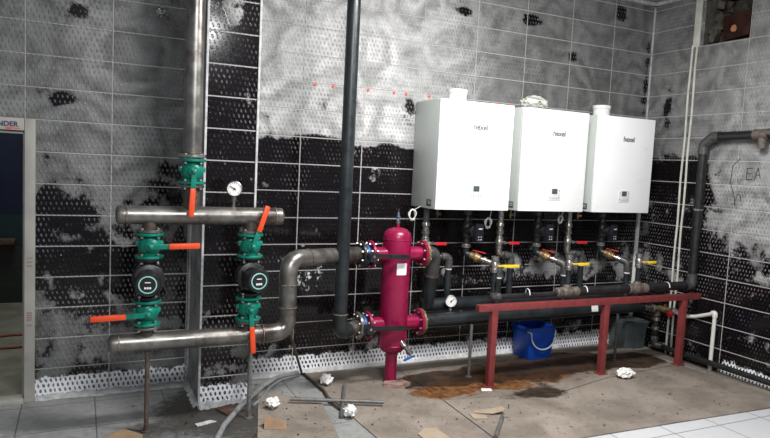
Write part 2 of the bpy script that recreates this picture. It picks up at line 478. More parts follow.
# white corner strips of the pier and the filler along the corner and the wall foot
def trim(name, parts, m):
    b = B()
    for c, s in parts: box(b, c, s, bev=.002)
    return obj(name, b, m, kind='structure')
trim('trim_1', [((PX0, PY, CEIL/2), (.014, .014, CEIL))], M_['caulk'])
trim('trim_2', [((PX1, PY, CEIL/2), (.014, .014, CEIL))], M_['caulk'])
trim('trim_3', [((-.004, -.004, CEIL/2), (.016, .016, CEIL))], M_['caulk'])
trim('trim_12', [((-.010, -.010, .655), (.028, .028, 1.31))], M_['paper'])
trim('trim_9', [((PX0-.002, -.004, CEIL/2), (.022, .014, CEIL))], M_['caulk'])
def foot(name, a, b, wid, hgt, m):
    bm = B(); a, b = V(a), V(b); n = 26
    d = (b-a).normalized(); q = V((d.y, -d.x, 0))
    rows = []
    for i in range(n+1):
        p = a + (b-a)*i/n
        w = wid*(.75+.5*random.random()); h = hgt*(.6+.8*random.random())
        rows.append([bm.verts.new(p), bm.verts.new(p + V((0, 0, h))), bm.verts.new(p + q*w*.45 + V((0, 0, h*.6))), bm.verts.new(p + q*w)])
    for A, C in zip(rows, rows[1:]):
        for k in range(3): bm.faces.new((A[k], A[k+1], C[k+1], C[k]))
    return obj(name, bm, m, kind='structure')
foot('trim_4', (-5.19, -.001, .001), (PX0, -.001, .001), .045, .03, M_['caulk'])
foot('trim_5', (PX1, -.001, .001), (-.9, -.001, .001), .03, .03, M_['caulk'])
foot('trim_6', (PX0, PY-.001, .001), (PX1, PY-.001, .001), .035, .04, M_['caulk'])
foot('trim_7', (PX0-.001, -.0, .001), (PX0-.001, PY, .001), .03, .03, M_['caulk'])

# floor with grime near the pier, front right painted paler for the light falling there
def f_floor(x, y):
    d = .75*bump2(x, y, -4.15, -.45, .4, .4) + .4*bump2(x, y, -3.9, -.9, .35, .35) + .3
    d += .35*bump2(x, y, -4.6, -.75, .3, .12)
    d -= .15*ss(y, -1.5, -1.8)
    return d, ss(x, -3.2, -1.6)*ss(y, -1.3, -1.7), 0
bm = B(); lay = bm.loops.layers.float_color.new('smear')
xs = steps(-7.4, 0, .1); ys = steps(-6.2, 0, .1)
vv = [[bm.verts.new((x, y, 0)) for y in ys] for x in xs]
for i in range(len(xs)-1):
    for k in range(len(ys)-1):
        f = bm.faces.new((vv[i][k], vv[i+1][k], vv[i+1][k+1], vv[i][k+1]))
        for l, (a, b) in zip(f.loops, ((i, k), (i+1, k), (i+1, k+1), (i, k+1))):
            c = f_floor(xs[a], ys[b]); l[lay] = (clamp(c[0]), clamp(c[1]), clamp(c[2]), 1)
obj('floor', bm, floor_material(), kind='structure', flat=True)
bm = B(); box(bm, (-3.7, -3.1, CEIL+.03), (7.4, 6.2, .06)); obj('ceiling', bm, M_['ceiling'], kind='structure', flat=True)
trim('trim_8', [((-3.7, -.02, CEIL-.016), (7.4, .04, .03)), ((-.02, -3.1, CEIL-.016), (.04, 6.2, .03))], M_['caulk'])

# recess broken into the right wall
bm = B()
x1 = .32
for q in (((0, HY0, HZ0), (x1, HY0, HZ0), (x1, HY1, HZ0), (0, HY1, HZ0)), ((0, HY0, 3.23), (x1, HY0, 3.23), (x1, HY1, 3.23), (0, HY1, 3.23)),
          ((0, HY0, HZ0), (x1, HY0, HZ0), (x1, HY0, 3.23), (0, HY0, 3.23)), ((0, HY1, HZ0), (x1, HY1, HZ0), (x1, HY1, 3.23), (0, HY1, 3.23)),
          ((x1, HY0, HZ0), (x1, HY1, HZ0), (x1, HY1, 3.23), (x1, HY0, 3.23))):
    f = bm.faces.new([bm.verts.new(p) for p in q])
bmesh.ops.subdivide_edges(bm, edges=bm.edges[:], cuts=5, use_grid_fill=True)
for v_ in bm.verts: 
    if v_.co.x > .02: v_.co += V((0, 0, 0)) + V([noise.noise(v_.co*9)*.02]*3)
obj('wall_recess', bm, M_['rubble'], kind='structure', flat=True)
# rubble left in the side of the hole and the plaster strip beside it
bm = B()
for k in range(26):
    z = HZ0 + .03 + .4*random.random(); x = .05 + .22*random.random()
    box(bm, (x, HY1-.02-.03*random.random(), z), [random.uniform(.04, .09) for _ in range(3)], rot=rx(random.uniform(-.5, .5)) @ rz(random.uniform(-.6, .6)), bev=.008)
obj('wall_rubble', bm, M_['rubble'], kind='structure', flat=True)
bm = B(); box(bm, (-.004, -.495, 3.02), (.012, .065, .43), bev=.004)
obj('trim_10', bm, M_['conduit'], kind='structure')

# ------------------------------------------------------------------ door and the room behind
# white door frame of the setting
bm = B()
box(bm, (-5.221, -.012, .9), (.06, .05, 1.8), bev=.004); box(bm, (DX0-.032, -.012, .9), (.064, .05, 1.8), bev=.004)
box(bm, ((DX0+DX1)/2, -.012, 1.762), (DX1-DX0, .05, .075), bev=.004)
box(bm, (-5.256, .05, .86), (.012, .1, 1.72), bev=.003); box(bm, ((DX0+DX1)/2, .05, 1.716), (DX1-DX0, .1, .022), bev=.003)
box(bm, ((DX0+DX1)/2, -.0, .012), (DX1-DX0, .12, .026), bev=.004)
door = obj('door_1', bm, M_['frame_white'], kind='structure')
door['_b'] = (0, 0, 0)
text('frame_print', 'ENDER', .042, M_['navy_print'], Matrix.Translation((-5.352, -.0385, 1.760)) @ FACE_FRONT, door, bold=.001)
bm = B(); box(bm, (-5.335, -.0378, 1.735), (.03, .002, .012)); box(bm, (-5.295, -.0378, 1.737), (.04, .002, .006)); obj('frame_mark', bm, M_['plug'], door)
bm = B()
for z in (.93, .905, .88, .58, .565, .55, .535, .5): box(bm, (-5.222, -.0378, z), (.03, .0015, .009))
obj('frame_side_print', bm, mat('faded_print', (.3, .2, .19), .6), door)

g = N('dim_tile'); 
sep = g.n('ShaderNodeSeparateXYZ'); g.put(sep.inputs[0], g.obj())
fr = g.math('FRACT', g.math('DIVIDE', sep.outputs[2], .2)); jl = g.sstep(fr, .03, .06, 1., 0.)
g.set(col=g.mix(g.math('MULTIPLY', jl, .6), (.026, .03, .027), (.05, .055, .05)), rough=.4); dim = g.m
def quad(bm, *ps): bm.faces.new([bm.verts.new(p) for p in ps])
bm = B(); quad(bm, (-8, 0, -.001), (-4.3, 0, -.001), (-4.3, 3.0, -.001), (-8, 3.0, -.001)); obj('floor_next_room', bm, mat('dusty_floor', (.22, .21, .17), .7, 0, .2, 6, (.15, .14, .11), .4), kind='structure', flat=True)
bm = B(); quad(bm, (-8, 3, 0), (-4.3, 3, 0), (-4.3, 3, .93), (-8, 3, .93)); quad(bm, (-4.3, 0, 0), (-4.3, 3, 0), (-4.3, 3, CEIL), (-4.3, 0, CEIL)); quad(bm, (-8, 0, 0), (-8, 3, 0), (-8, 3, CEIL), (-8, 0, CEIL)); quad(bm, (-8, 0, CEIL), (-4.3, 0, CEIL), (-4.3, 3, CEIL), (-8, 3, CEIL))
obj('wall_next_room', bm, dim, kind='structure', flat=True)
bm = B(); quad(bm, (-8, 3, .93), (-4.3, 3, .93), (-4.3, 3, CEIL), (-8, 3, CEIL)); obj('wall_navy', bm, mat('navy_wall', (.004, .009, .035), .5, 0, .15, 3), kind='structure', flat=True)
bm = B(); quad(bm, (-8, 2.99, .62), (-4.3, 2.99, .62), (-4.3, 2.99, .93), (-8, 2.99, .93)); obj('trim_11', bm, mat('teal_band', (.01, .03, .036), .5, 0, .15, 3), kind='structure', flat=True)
bm = B(); box(bm, (-5.66, 2.92, .66), (.26, .16, .05), bev=.006); box(bm, (-5.66, 2.97, .61), (.2, .04, .1), bev=.004)
tag(obj('wall_shelf', bm, M_['stick']), 'small brown shelf on the far wall seen through the doorway', 'shelf')
bm = B()
pts = [(-5.44+.26*math.cos(2*PI*i/40), 1.45+.2*math.sin(2*PI*i/40), .008) for i in range(41)]
tube(bm, pts, .012, 8, caps=False)
tag(obj('red_hose_loop', bm, mat('red_hose', (.3, .07, .05), .6)), 'red loop of hose lying on the floor beyond the doorway', 'hose')

# ------------------------------------------------------------------ pipe helpers
def bead(name, p, ax, r, parent, m=None, w=.012, t=.004):
    bm = B(); lathe(bm, [(r*.98, -w/2), (r+t, -w/4), (r+t, w/4), (r*.98, w/2)], p, ax, 24)
    return obj(name, bm, m or M_['weld'], parent)
def disc(bm, p, ax, r, t, seg=28, ch=.003):
    return lathe(bm, [(r-ch, 0), (r, ch), (r, t-ch), (r-ch, t)], p, ax, seg)
def bolts_on(parent, p, ax, r, n, l0, l1, br=.008, ph=.4, m=None, name='bolt'):
    u, v, a = frame(ax)
    for k in range(n):
        t = ph + 2*PI*k/n
        c = V(p) + (u*math.cos(t) + v*math.sin(t))*r
        bm = B(); lathe(bm, [(br*1.5, l0), (br*1.5, l0+.01), (br*.8, l0+.011), (br*.8, l1-.011), (br*1.5, l1-.01), (br*1.5, l1)], c, ax, 6)
        obj(name, bm, m or M_['chrome'], parent, sharp=20)

MY = -.73; MR = .0535
ZU, ZL = 1.273, .535
XA, XB, XT = -4.578, -3.998, -4.352

# drop pipe from the ceiling to the top valve
t = thing('steel_pipe', 'tall bare steel pipe dropping from the top to the highest green valve', 'pipe', (XT, MY, 1.61))
bm = B(); tube(bm, [(XT, MY, 1.628), (XT, MY, CEIL)], .0535, 28); obj('barrel', bm, M_['steel'], t)
bm = B(); disc(bm, (XT, MY, 1.611), (0, 0, 1), .078, .02); obj('flange', bm, M_['steel_bright'], t)
bead('weld_bead', (XT, MY, 1.637), (0, 0, 1), .054, t)

def manifold(nm, label, z, x0, x1):
    t = thing(nm, label, 'pipe', ((x0+x1)/2, MY, z))
    return t
# upper manifold
t = manifold('header_pipe', 'upper horizontal bare steel header with two capped ends, below the tall drop pipe', ZU, -4.75, -3.8)
bm = B(); tube(bm, [(-4.70, MY, ZU), (-3.85, MY, ZU)], MR, 28); obj('barrel', bm, M_['steel'], t)
for x, s in ((-4.705, -1), (-3.85, 1)):
    bm = B(); lathe(bm, [(MR, 0), (MR, .034), (.05, .044), (.04, .051), (.02, .055), (0, .056)], (x, MY, ZU), (s, 0, 0), 28); obj('end_cap', bm, M_['steel'], t)
    bead('weld_bead', (x, MY, ZU), (1, 0, 0), MR, t)
def stub(t, x, z0, z1, fz, r=.041):
    bm = B(); tube(bm, [(x, MY, z0), (x, MY, z1)], r, 24); s = obj('stub', bm, M_['burnt'], t)
    bm = B(); disc(bm, (x, MY, fz), (0, 0, 1), .072, .016); obj('flange', bm, M_['steel'], s)
stub(t, XA, 1.185, ZU-.03, 1.175); stub(t, XB, 1.18, ZU-.03, 1.17)
stub(t, XT, ZU+.03, 1.445, 1.437, .048)
bm = B(); lathe(bm, [(.011, 0), (.011, .02), (.007, .021), (.007, .05)], (-4.105, MY, ZU+.045), (0, 0, 1), 10); obj('gauge_boss', bm, M_['steel_bright'], t)
# lower manifold with its S-bend up to the separator
t = manifold('header_pipe', 'lower horizontal bare steel header that bends upward in an S toward the crimson tank', ZL, -4.75, -3.8)
bm = B(); tube(bm, [(-4.735, MY, ZL), (-3.9, MY, ZL)], MR, 28); obj('barrel', bm, M_['steel'], t)
bm = B(); lathe(bm, [(MR, 0), (MR, .034), (.05, .044), (.04, .051), (.02, .055), (0, .056)], (-4.735, MY, ZL), (-1, 0, 0), 28); obj('end_cap', bm, M_['steel'], t)
bead('weld_bead', (-4.735, MY, ZL), (1, 0, 0), MR, t)
SX, SY = -3.738, -.70
P0, P1, P2, P3 = V((-3.905, MY, ZL)), V((SX, SY, ZL)), V((SX, SY, 1.0)), V((-3.125, -.40, .975))
def leg_piece(a, b, nm, bend=0, m='steel', r=.057):
    bm = B(); tube(bm, [a, b] if not bend else a, r, 28, bend); return obj(nm, bm, M_[m], t)
e1b = V((SX, SY, ZL+.155)); e2a = V((SX, SY, 1.0-.165)); e2b = P2 + (P3-P2).normalized()*.165
leg_piece([P0, P1, e1b], None, 'elbow', .15); leg_piece([e2a, P2, e2b], None, 'elbow', .16)
leg_piece(e1b, e2a, 'riser'); leg_piece(e2b, P3, 'branch')
for p, a in ((P0, (1, 0, 0)), (e1b, (0, 0, 1)), (e2a, (0, 0, 1)), (e2b, P3-P2)): bead('weld_bead', p, a, .0575, t)
bm = B(); disc(bm, (-3.125, -.4, .975), (1, 0, 0), .1, .022); fl = obj('flange', bm, M_['black'], t, 'round dark flange with bolts')
bolts_on(fl, (-3.125, -.4, .975), (1, 0, 0), .082, 8, -.014, .028, .006)
def stub_up(x):
    bm = B(); tube(bm, [(x, MY, ZL+.03), (x, MY, .622)], .041, 24); s = obj('stub', bm, M_['burnt'], t)
    bm = B(); disc(bm, (x, MY, .617), (0, 0, 1), .072, .016); obj('flange', bm, M_['steel'], s)
stub_up(XA-.008); stub_up(XB)

# ------------------------------------------------------------------ flanged lever valves
def lever_valve(label, x, z, ang, gl=.165, gs=.115):
    """ang: lever direction in the wall plane measured from +x, counter-clockwise"""
    t = thing('flanged_valve', label, 'valve', (x, MY, z), 'green flanged lever valves')
    o = V((x, MY, z)); bm = B()
    lathe(bm, [(.046, -.058), (.046, -.045), (.06, -.03), (.064, 0), (.06, .028), (.047, .043), (.046, .058)], o, (0, 0, 1), 28)
    box(bm, o + V((0, 0, .012)), (.152, .03, .03), bev=.008)
    lathe(bm, [(.034, 0), (.034, .06), (.026, .068), (.026, .078)], o, (0, -1, 0), 20)
    obj('body', bm, M_['green'], t)
    for s in (1, -1):
        bm = B(); disc(bm, o + V((0, 0, .073*s)), (0, 0, -s), .078, .016); f = obj('flange', bm, M_['green'], t)
        bolts_on(f, o + V((0, 0, .073*s)), (0, 0, s), .062, 4, -.03, .03, .007, PI/4)
    d = V((math.cos(ang), 0, math.sin(ang))); q = V((-d.z, 0, d.x))
    y0 = -.083
    R = Matrix((d, (0, 1, 0), q)).transposed()
    bm = B(); box(bm, o + d*(gs/2) + V((0, y0, 0)), (gs+.03, .01, .03), R, .004)
    lathe(bm, [(.014, 0), (.014, .016), (.008, .02), (0, .02)], o + V((0, y0+.002, 0)), (0, -1, 0), 8)
    lv = obj('lever', bm, M_['green'], t)
    bm = B(); box(bm, o + d*(gs+gl/2-.01) + V((0, y0-.002, 0)), (gl, .024, .034), R, .011)
    obj('grip', bm, M_['orange'], lv, 'orange lever grip')
    return t
lever_valve('highest green flanged valve at the foot of the tall drop pipe, orange lever hanging down', XT, 1.531, math.radians(-93), .165, .105)
lever_valve('green flanged valve under the left end of the upper header, orange lever pointing right', XA, 1.1, math.radians(1), .175, .105)
lever_valve('green flanged valve on the left end of the lower header, orange lever pointing left', XA-.008, .712, math.radians(181.5), .185, .125)
lever_valve('green flanged valve under the right end of the upper header, orange lever pointing up', XB, 1.095, math.radians(72), .165, .105)
lever_valve('green flanged valve on the right end of the lower header, orange lever hanging down', XB, .706, math.radians(-86), .165, .11)

# ------------------------------------------------------------------ circulation pumps
def pump(label, x, rot):
    t = thing('circulation_pump', label, 'pump', (x, MY, .907), 'round faced circulation pumps', 0)
    o = V((x, MY, .907)); bm = B()
    lathe(bm, [(.04, -.1), (.045, -.06), (.072, -.03), (.075, .03), (.045, .06), (.04, .12)], o, (0, 0, 1), 24)
    lathe(bm, [(.082, -.035), (.088, -.03), (.088, .045), (.08, .05)], o, (0, -1, 0), 28)
    obj('pump_casing', bm, M_['black'], t)
    for z in (.795, 1.017):
        bm = B(); disc(bm, (x, MY, z-.007), (0, 0, 1), .07, .02); f = obj('flange', bm, M_['black'], t)
    c, s = math.sin(rot), -math.cos(rot)
    ax = V((c, s, 0)); bm = B()
    h = o + V((0, 0, -.008))
    lathe(bm, [(.062, 0), (.064, .05), (.071, .052), (.071, .138), (.063, .152), (0, .154)], h, ax, 32)
    u = V((-s, c, 0))
    for a in (.6, 2.54, 3.74, 5.68):
        p = h + (u*math.cos(a) + V((0, 0, 1))*math.sin(a))*.072
        lathe(bm, [(.01, .03), (.01, .12), (0, .121)], p, ax, 8)
    hd = obj('motor_head', bm, M_['black_plastic'], t)
    bm = B(); lathe(bm, [(.043, .1535), (.043, .158), (.049, .158), (.049, .1535)], h, ax, 36); obj('light_ring', bm, M_['ring'], hd, 'pale cyan ring')
    bm = B(); lathe(bm, [(.043, .1535), (.043, .1555), (0, .1556)], h, ax, 32); fc = obj('face_plate', bm, M_['black_plastic'], hd)
    R = Matrix((u, ax, (0, 0, 1))).transposed()
    for dx, dz, w_, h_ in ((-.013, -.018, .010, .011), (0, -.018, .010, .011), (.013, -.018, .010, .011), (0, .013, .03, .005)):
        bm = B(); box(bm, h + ax*.157 + u*dx + V((0, 0, dz)), (w_, .002, h_), R); obj('display_mark', bm, M_['white_mark'], hd)
    return t
pump('left black circulation pump with round cyan-ringed face, between two green valves', XA-.004, -.1)
pump('right black circulation pump with round cyan-ringed face, beside the steel S-bend', XB+.005, .12)
bm = B(); 

# ------------------------------------------------------------------ gauges
def gauge(label, p, ax, r, needle):
    t = thing('pressure_gauge', label, 'gauge', p, 'round white pressure gauges')
    o = V(p); ax = V(ax).normalized(); u = V((-ax.y, ax.x, 0)); up = V((0, 0, 1))
    bm = B(); lathe(bm, [(r*.9, -.012), (r*1.02, -.01), (r*1.04, .014), (r*.93, .017), (r*.92, .012), (0, .012)], o, ax, 32); obj('case', bm, M_['steel'], t)
    bm = B(); lathe(bm, [(r*.92, .0125), (r*.92, .0135), (0, .0136)], o, ax, 32); dl = obj('dial', bm, M_['dial'], t)
    bm = B()
    for k in range(13):
        a = math.radians(225 - 270*k/12); d = u*math.cos(a) + up*math.sin(a); q = -u*math.sin(a) + up*math.cos(a)
        R = Matrix((d, ax, q)).transposed()
        box(bm, o + ax*.014 + d*r*.76, (r*(.2 if k % 3 == 0 else .12), .001, r*.05), R)
    obj('scale_marks', bm, M_['ink'], dl)
    bm = B(); a = math.radians(needle); d = u*math.cos(a) + up*math.sin(a); q = -u*math.sin(a) + up*math.cos(a)
    box(bm, o + ax*.0155 + d*r*.2, (r*.9, .0015, r*.1), Matrix((d, ax, q)).transposed()); lathe(bm, [(r*.13, .0145), (r*.13, .018)], o, ax, 12)
    obj('needle', bm, M_['ink'], dl)
    bm = B(); lathe(bm, [(.008, 0), (.008, .03), (.013, .031), (.013, .05), (.008, .051), (.008, .062)], o - up*(r+.058), (0, 0, 1), 8); obj('stem', bm, M_['chrome'], t)
    return t
gauge('round white pressure gauge standing on the upper steel header in front of the pier', (-4.105, MY-.005, 1.437), (-.15, -1, 0), .045, 150)

# ------------------------------------------------------------------ stands under the lower header
def post(name, label, cat, a, b, r, m, group=None):
    a, b = V(a), V(b); bm = B(); tube(bm, [a, b], r, 12)
    lathe(bm, [(r*2.1, 0), (r*2.1, .008)], a if a.z < b.z else b, (0, 0, 1), 12)
    bmesh.ops.translate(bm, verts=bm.verts, vec=-a)
    o = obj(name, bm, m); o.location = a
    return tag(o, label, cat, group)
post('support_post', 'thin rusty post under the left end of the lower steel header', 'post', (XA, MY-.005, 0), (XA, MY-.005, ZL-MR+.002), .0135, M_['stand'])
post('support_post', 'thin grey post under the right end of the lower steel header', 'post', (XB+.025, MY+.005, 0), (XB+.025, MY+.005, ZL-MR+.002), .0135, M_['zinc'])
post('support_post', 'slanting brown rod below the S-bend of the lower steel header', 'post', (-3.395, -.03, 0), (-3.70, -.655, .505), .009, M_['stick'])
post('support_post', 'thin grey post under the dark lower header, left of the red frame', 'post', (-2.178, -.47, 0), (-2.178, -.47, .42), .0125, M_['zinc'])
post('support_post', 'thin dark post under the dark lower header, in front of the grey bin', 'post', (-.655, -.47, 0), (-.655, -.47, .42), .0125, M_['grey_pipe'])

# ------------------------------------------------------------------ tall dark pipe
TX, TY = -3.312, -.55
t = thing('tall_pipe', 'tall dark slate pipe running from the top to an elbow beside the crimson tank', 'pipe', (TX, TY, .5))
bm = B(); tube(bm, [(TX, TY, .575), (TX, TY, CEIL)], .0455, 28); obj('barrel', bm, M_['dark_pipe'], t)
bm = B(); tube(bm, [(TX, TY, .58), (TX, TY, .455), (TX+.1, TY+.065, .455)], .05, 28, .085); obj('elbow', bm, M_['dark_pipe'], t)
bead('weld_bead', (TX, TY, .585), (0, 0, 1), .047, t)
d = V((.14, .09, 0))
bm = B(); tube(bm, [(TX+.085, TY+.056, .455), (-3.13, -.42, .455), (-3.105, -.4, .455)], .049, 28); obj('spool', bm, M_['steel'], t)
bead('weld_bead', (TX+.095, TY+.06, .455), d, .049, t)
bm = B(); disc(bm, (-3.125, -.4, .455), (1, 0, 0), .1, .022); f = obj('flange', bm, M_['steel'], t)
bolts_on(f, (-3.125, -.4, .455), (1, 0, 0), .082, 8, -.014, .028, .006)

# ------------------------------------------------------------------ butterfly valves
def butterfly(label, z):
    t = thing('butterfly_valve', label, 'valve', (-3.07, -.4, z), 'black levered butterfly valves')
    o = V((-3.102, -.4, z)); bm = B(); lathe(bm, [(.068, 0), (.072, .006), (.072, .046), (.068, .052)], o, (1, 0, 0), 28); obj('body', bm, M_['black'], t)
    bm = B(); lathe(bm, [(.071, .018), (.0745, .02), (.0745, .034), (.071, .036)], o, (1, 0, 0), 28); obj('collar', bm, M_['blue_paint'], t, 'blue collar')
    bm = B(); lathe(bm, [(.022, .06), (.022, .115), (.034, .116), (.034, .14), (.02, .145)], o + V((.026, 0, 0)), (0, -1, 0), 16); nk = obj('neck', bm, M_['black'], t)
    bm = B(); lathe(bm, [(.01, .144), (.01, .158), (0, .158)], o + V((.026, 0, .006)), (0, -1, 0), 8); obj('bolt', bm, M_['chrome'], nk)
    bm = B(); a = o + V((.026, -.152, .01))
    R = ry(math.radians(3))
    box(bm, a + V((.13, .003, -.004)), (.3, .012, .03), R, .005); box(bm, a + V((.2, .003, -.008)), (.15, .018, .034), R, .006)
    box(bm, a + V((.0, .004, -.01)), (.06, .014, .07), R, .01)
    obj('lever', bm, M_['black_plastic'], t)
    return t
butterfly('upper butterfly valve with blue collar and black lever, at the crimson tank\'s top inlet', .975)
butterfly('lower butterfly valve with blue collar and black lever, at the crimson tank\'s bottom inlet', .455)

# ------------------------------------------------------------------ crimson separator
QX, QY, QR = -2.828, -.4, .106
t = thing('hydraulic_separator', 'upright crimson cylindrical tank with four flanged side nozzles standing on one leg', 'tank', (QX, QY, 0))
bm = B(); lathe(bm, [(.0, .232), (.04, .235), (.075, .247), (.097, .272), (QR, .3), (QR, 1.085), (QR*.985, 1.11), (.094, 1.137), (.072, 1.158), (.04, 1.17), (0, 1.173)], (QX, QY, 0), (0, 0, 1), 40); sh = obj('shell', bm, M_['crimson'], t)
for z in (.3, 1.085): 
    bm = B(); lathe(bm, [(QR, -.004), (QR+.002, -.002), (QR+.002, .002), (QR, .004)], (QX, QY, z), (0, 0, 1), 40); obj('seam', bm, M_['crimson'], sh)
bm = B(); lathe(bm, [(.045, .002), (.045, .25)], (QX, QY, 0), (0, 0, 1), 24); obj('leg', bm, M_['crimson'], t)
for z in (.975, .455):
    for s in (-1, 1):
        bm = B(); tube(bm, [(QX+s*.08, QY, z), (QX+s*.2, QY, z)], .054, 24); nz = obj('nozzle', bm, M_['crimson'], t)
        bm = B(); disc(bm, (QX+s*.222, QY, z), (-s, 0, 0), .102, .02); obj('flange', bm, M_['crimson'], nz)
        u, v, a = frame((s, 0, 0))
        bolts_on(nz, (QX+s*.212, QY, z), (s, 0, 0), .084, 8, -.028, .026 if s < 0 else .04, .006)
# vent on top
bm = B(); lathe(bm, [(.012, 0), (.012, .035)], (QX, QY, 1.165), (0, 0, 1), 12); vt = obj('vent_boss', bm, M_['crimson'], t)
bm = B(); lathe(bm, [(.012, .035), (.015, .037), (.015, .06), (.009, .064), (.009, .115), (.004, .12), (.004, .135)], (QX, QY, 1.165), (0, 0, 1), 12); obj('air_vent', bm, M_['chrome'], vt)
bm = B(); lathe(bm, [(.010, .074), (.012, .078), (.012, .086), (.010, .09)], (QX, QY, 1.165), (0, 0, 1), 12); box(bm, (QX+.01, QY, 1.248), (.018, .007, .009), bev=.002); obj('vent_cap', bm, M_['blue_paint'], vt)
# label sheets bent round the shell
def patch(name, a0, a1, z0, z1, m, off=.0015):
    bm = B(); n = 8; pr = []
    for i in range(n+1):
        a = math.radians(a0 + (a1-a0)*i/n); c, s = math.cos(a), math.sin(a)
        pr.append((bm.verts.new((QX+c*(QR+off), QY+s*(QR+off), z0)), bm.verts.new((QX+c*(QR+off), QY+s*(QR+off), z1))))
    for A, C in zip(pr, pr[1:]): bm.faces.new((A[0], C[0], C[1], A[1]))
    return obj(name, bm, m, t)
patch('paper_label', -112, -70, .835, .92, M_['paper'])
patch('label_print', -106, -90, .885, .905, M_['bezel'], .0022); patch('label_print', -106, -80, .85, .865, M_['bezel'], .0022)
patch('sticker', -110, -72, .948, .982, M_['navy_print'])
# drain
a = V((QX+.03, QY-.10, .335)); d = V((.045, -.05, -.075)).normalized()
bm = B(); tube(bm, [a - d*.01, a + d*.035], .019, 14); dr = obj('drain_valve', bm, M_['chrome'], t, 'small grey drain valve')
bm = B(); lathe(bm, [(.015, .03), (.015, .075), (.02, .077), (.02, .095), (.015, .097), (.015, .112)], a, d, 14); obj('valve_body', bm, M_['grey_pipe'], dr)
bm = B(); box(bm, a + d*.12 + V((-.03, -.012, -.012)), (.08, .02, .013), ry(-.35), .004); obj('handle', bm, M_['blue_paint'], dr, 'blue drain handle')
# stone pad against the leg
bm = B(); prism(bm, [(-2.93, -.50), (-2.80, -.56), (-2.72, -.52), (-2.76, -.455), (-2.90, -.452)], .004, .035)
bmesh.ops.subdivide_edges(bm, edges=bm.edges[:], cuts=2, use_grid_fill=True)
for v_ in bm.verts: v_.co += noise.noise_vector(v_.co*22)*.012 if v_.co.z > .01 else V((0, 0, 0))
tag(obj('stone_slab', bm, M_['brick'], flat=True), 'broken pinkish stone slab at the foot of the crimson tank', 'stone')

# ------------------------------------------------------------------ boiler headers behind the red frame
RY, RZ = -.235, .535; FY, FZ = -.40, .46
t = thing('header_pipe', 'upper dark header running along the wall from the grey elbow at the tank\'s top outlet', 'pipe', (-2.48, RY, RZ))
bm = B(); disc(bm, (-2.604, -.4, .975), (1, 0, 0), .1, .018); f = obj('flange', bm, M_['brass'], t)
bm = B(); tube(bm, [(-2.60, -.4, .975), (-2.50, -.385, .975), (-2.475, -.32, .79)], .055, 24, .1); obj('elbow', bm, M_['grey_pipe'], t)
bm = B(); tube(bm, [(-2.478, -.325, .80), (-2.46, RY-.005, RZ)], .055, 24); obj('drop', bm, M_['dark_pipe'], t)
bead('weld_bead', (-2.477, -.322, .795), (.02, .09, -.26), .055, t, M_['burnt'], .03)
bead('burn_mark', (-2.463, -.25, .59), (.02, .09, -.26), .055, t, M_['burnt'], .05)
bm = B(); tube(bm, [(-2.46, RY, RZ), (-.27, RY, RZ)], .055, 24); obj('barrel', bm, M_['dark_pipe'], t)
for x, s in ((-2.46, -1), (-.27, 1)):
    bm = B(); lathe(bm, [(.055, 0), (.055, .02), (.045, .04), (.02, .053), (0, .055)], (x, RY, RZ), (s, 0, 0), 24); obj('end_cap', bm, M_['dark_pipe'], t)
t = thing('header_pipe', 'lower dark header running from the tank\'s bottom outlet behind the red frame', 'pipe', (-1.5, FY, FZ))
bm = B(); disc(bm, (-2.604, -.4, .455), (1, 0, 0), .1, .018); f = obj('flange', bm, M_['brass'], t)
bm = B(); tube(bm, [(-2.595, FY, .457), (-.40, FY, FZ)], .055, 24); obj('barrel', bm, M_['dark_pipe'], t)
bead('weld_bead', (-2.57, FY, .457), (1, 0, 0), .055, t)
bm = B(); lathe(bm, [(.055, 0), (.05, .03), (.03, .07), (.03, .12)], (-.40, FY, FZ), (1, 0, -.12), 24); obj('reducer', bm, M_['dark_pipe'], t)
gauge('round white pressure gauge on the dark header just right of the crimson tank', (-2.30, -.34, .585), (-.3, -1, 0), .047, 40)

# ------------------------------------------------------------------ boilers
ZB0, ZB1 = 1.308, 2.138
def boiler(label, x0, x1, flue=True):
    t = thing('wall_boiler', label, 'boiler', ((x0+x1)/2, -.2, ZB0), 'white wall boilers')
    xc, w, h = (x0+x1)/2, x1-x0, ZB1-ZB0; zc = (ZB0+ZB1)/2
    bm = B(); box(bm, (xc, -.188, zc), (w, .365, h), bev=.004); obj('casing', bm, M_['boiler_shaded'], t)
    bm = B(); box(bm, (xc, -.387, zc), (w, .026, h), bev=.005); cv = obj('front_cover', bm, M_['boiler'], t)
    bm = B(); box(bm, (xc, -.3725, zc), (w-.008, .004, h-.008)); obj('gasket', bm, M_['print'], t)
    text('logo', 'hexel', .06, M_['print'], Matrix.Translation((xc+.03, -.4014, ZB1-.19)) @ FACE_FRONT, cv, bold=.0014)
    px, pz = xc+.02, ZB0+.165
    bm = B(); box(bm, (px, -.4, pz-.022), (.125, .006, .105), bev=.001); pn = obj('control_panel', bm, M_['bezel'], cv)
    bm = B(); box(bm, (px, -.404, pz+.002), (.055, .003, .042)); obj('screen', bm, M_['lcd'], cv, 'dark grey display')
    for dx, dz in ((-.045, -.05), (-.022, -.055), (0, -.052), (.022, -.055), (.045, -.05), (-.048, .008), (.048, .008)):
        bm = B(); lathe(bm, [(.005, 0), (.005, .002)], (px+dx, -.403, pz+dz), (0, -1, 0), 10); obj('button', bm, M_['button'], cv)
    bm = B(); box(bm, (x0-.001, -.30, ZB0+.045), (.004, .07, .05), bev=.001); bd = obj('badge', bm, M_['badge'], t)
    bm = B()
    for dz in (-.008, .004, .012): box(bm, (x0-.0035, -.305, ZB0+.045+dz), (.001, .04, .004))
    obj('badge_print', bm, M_['bezel'], t)
    return t, xc
BX = [(-2.522, -1.852), (-1.757, -1.082), (-.978, -.315)]
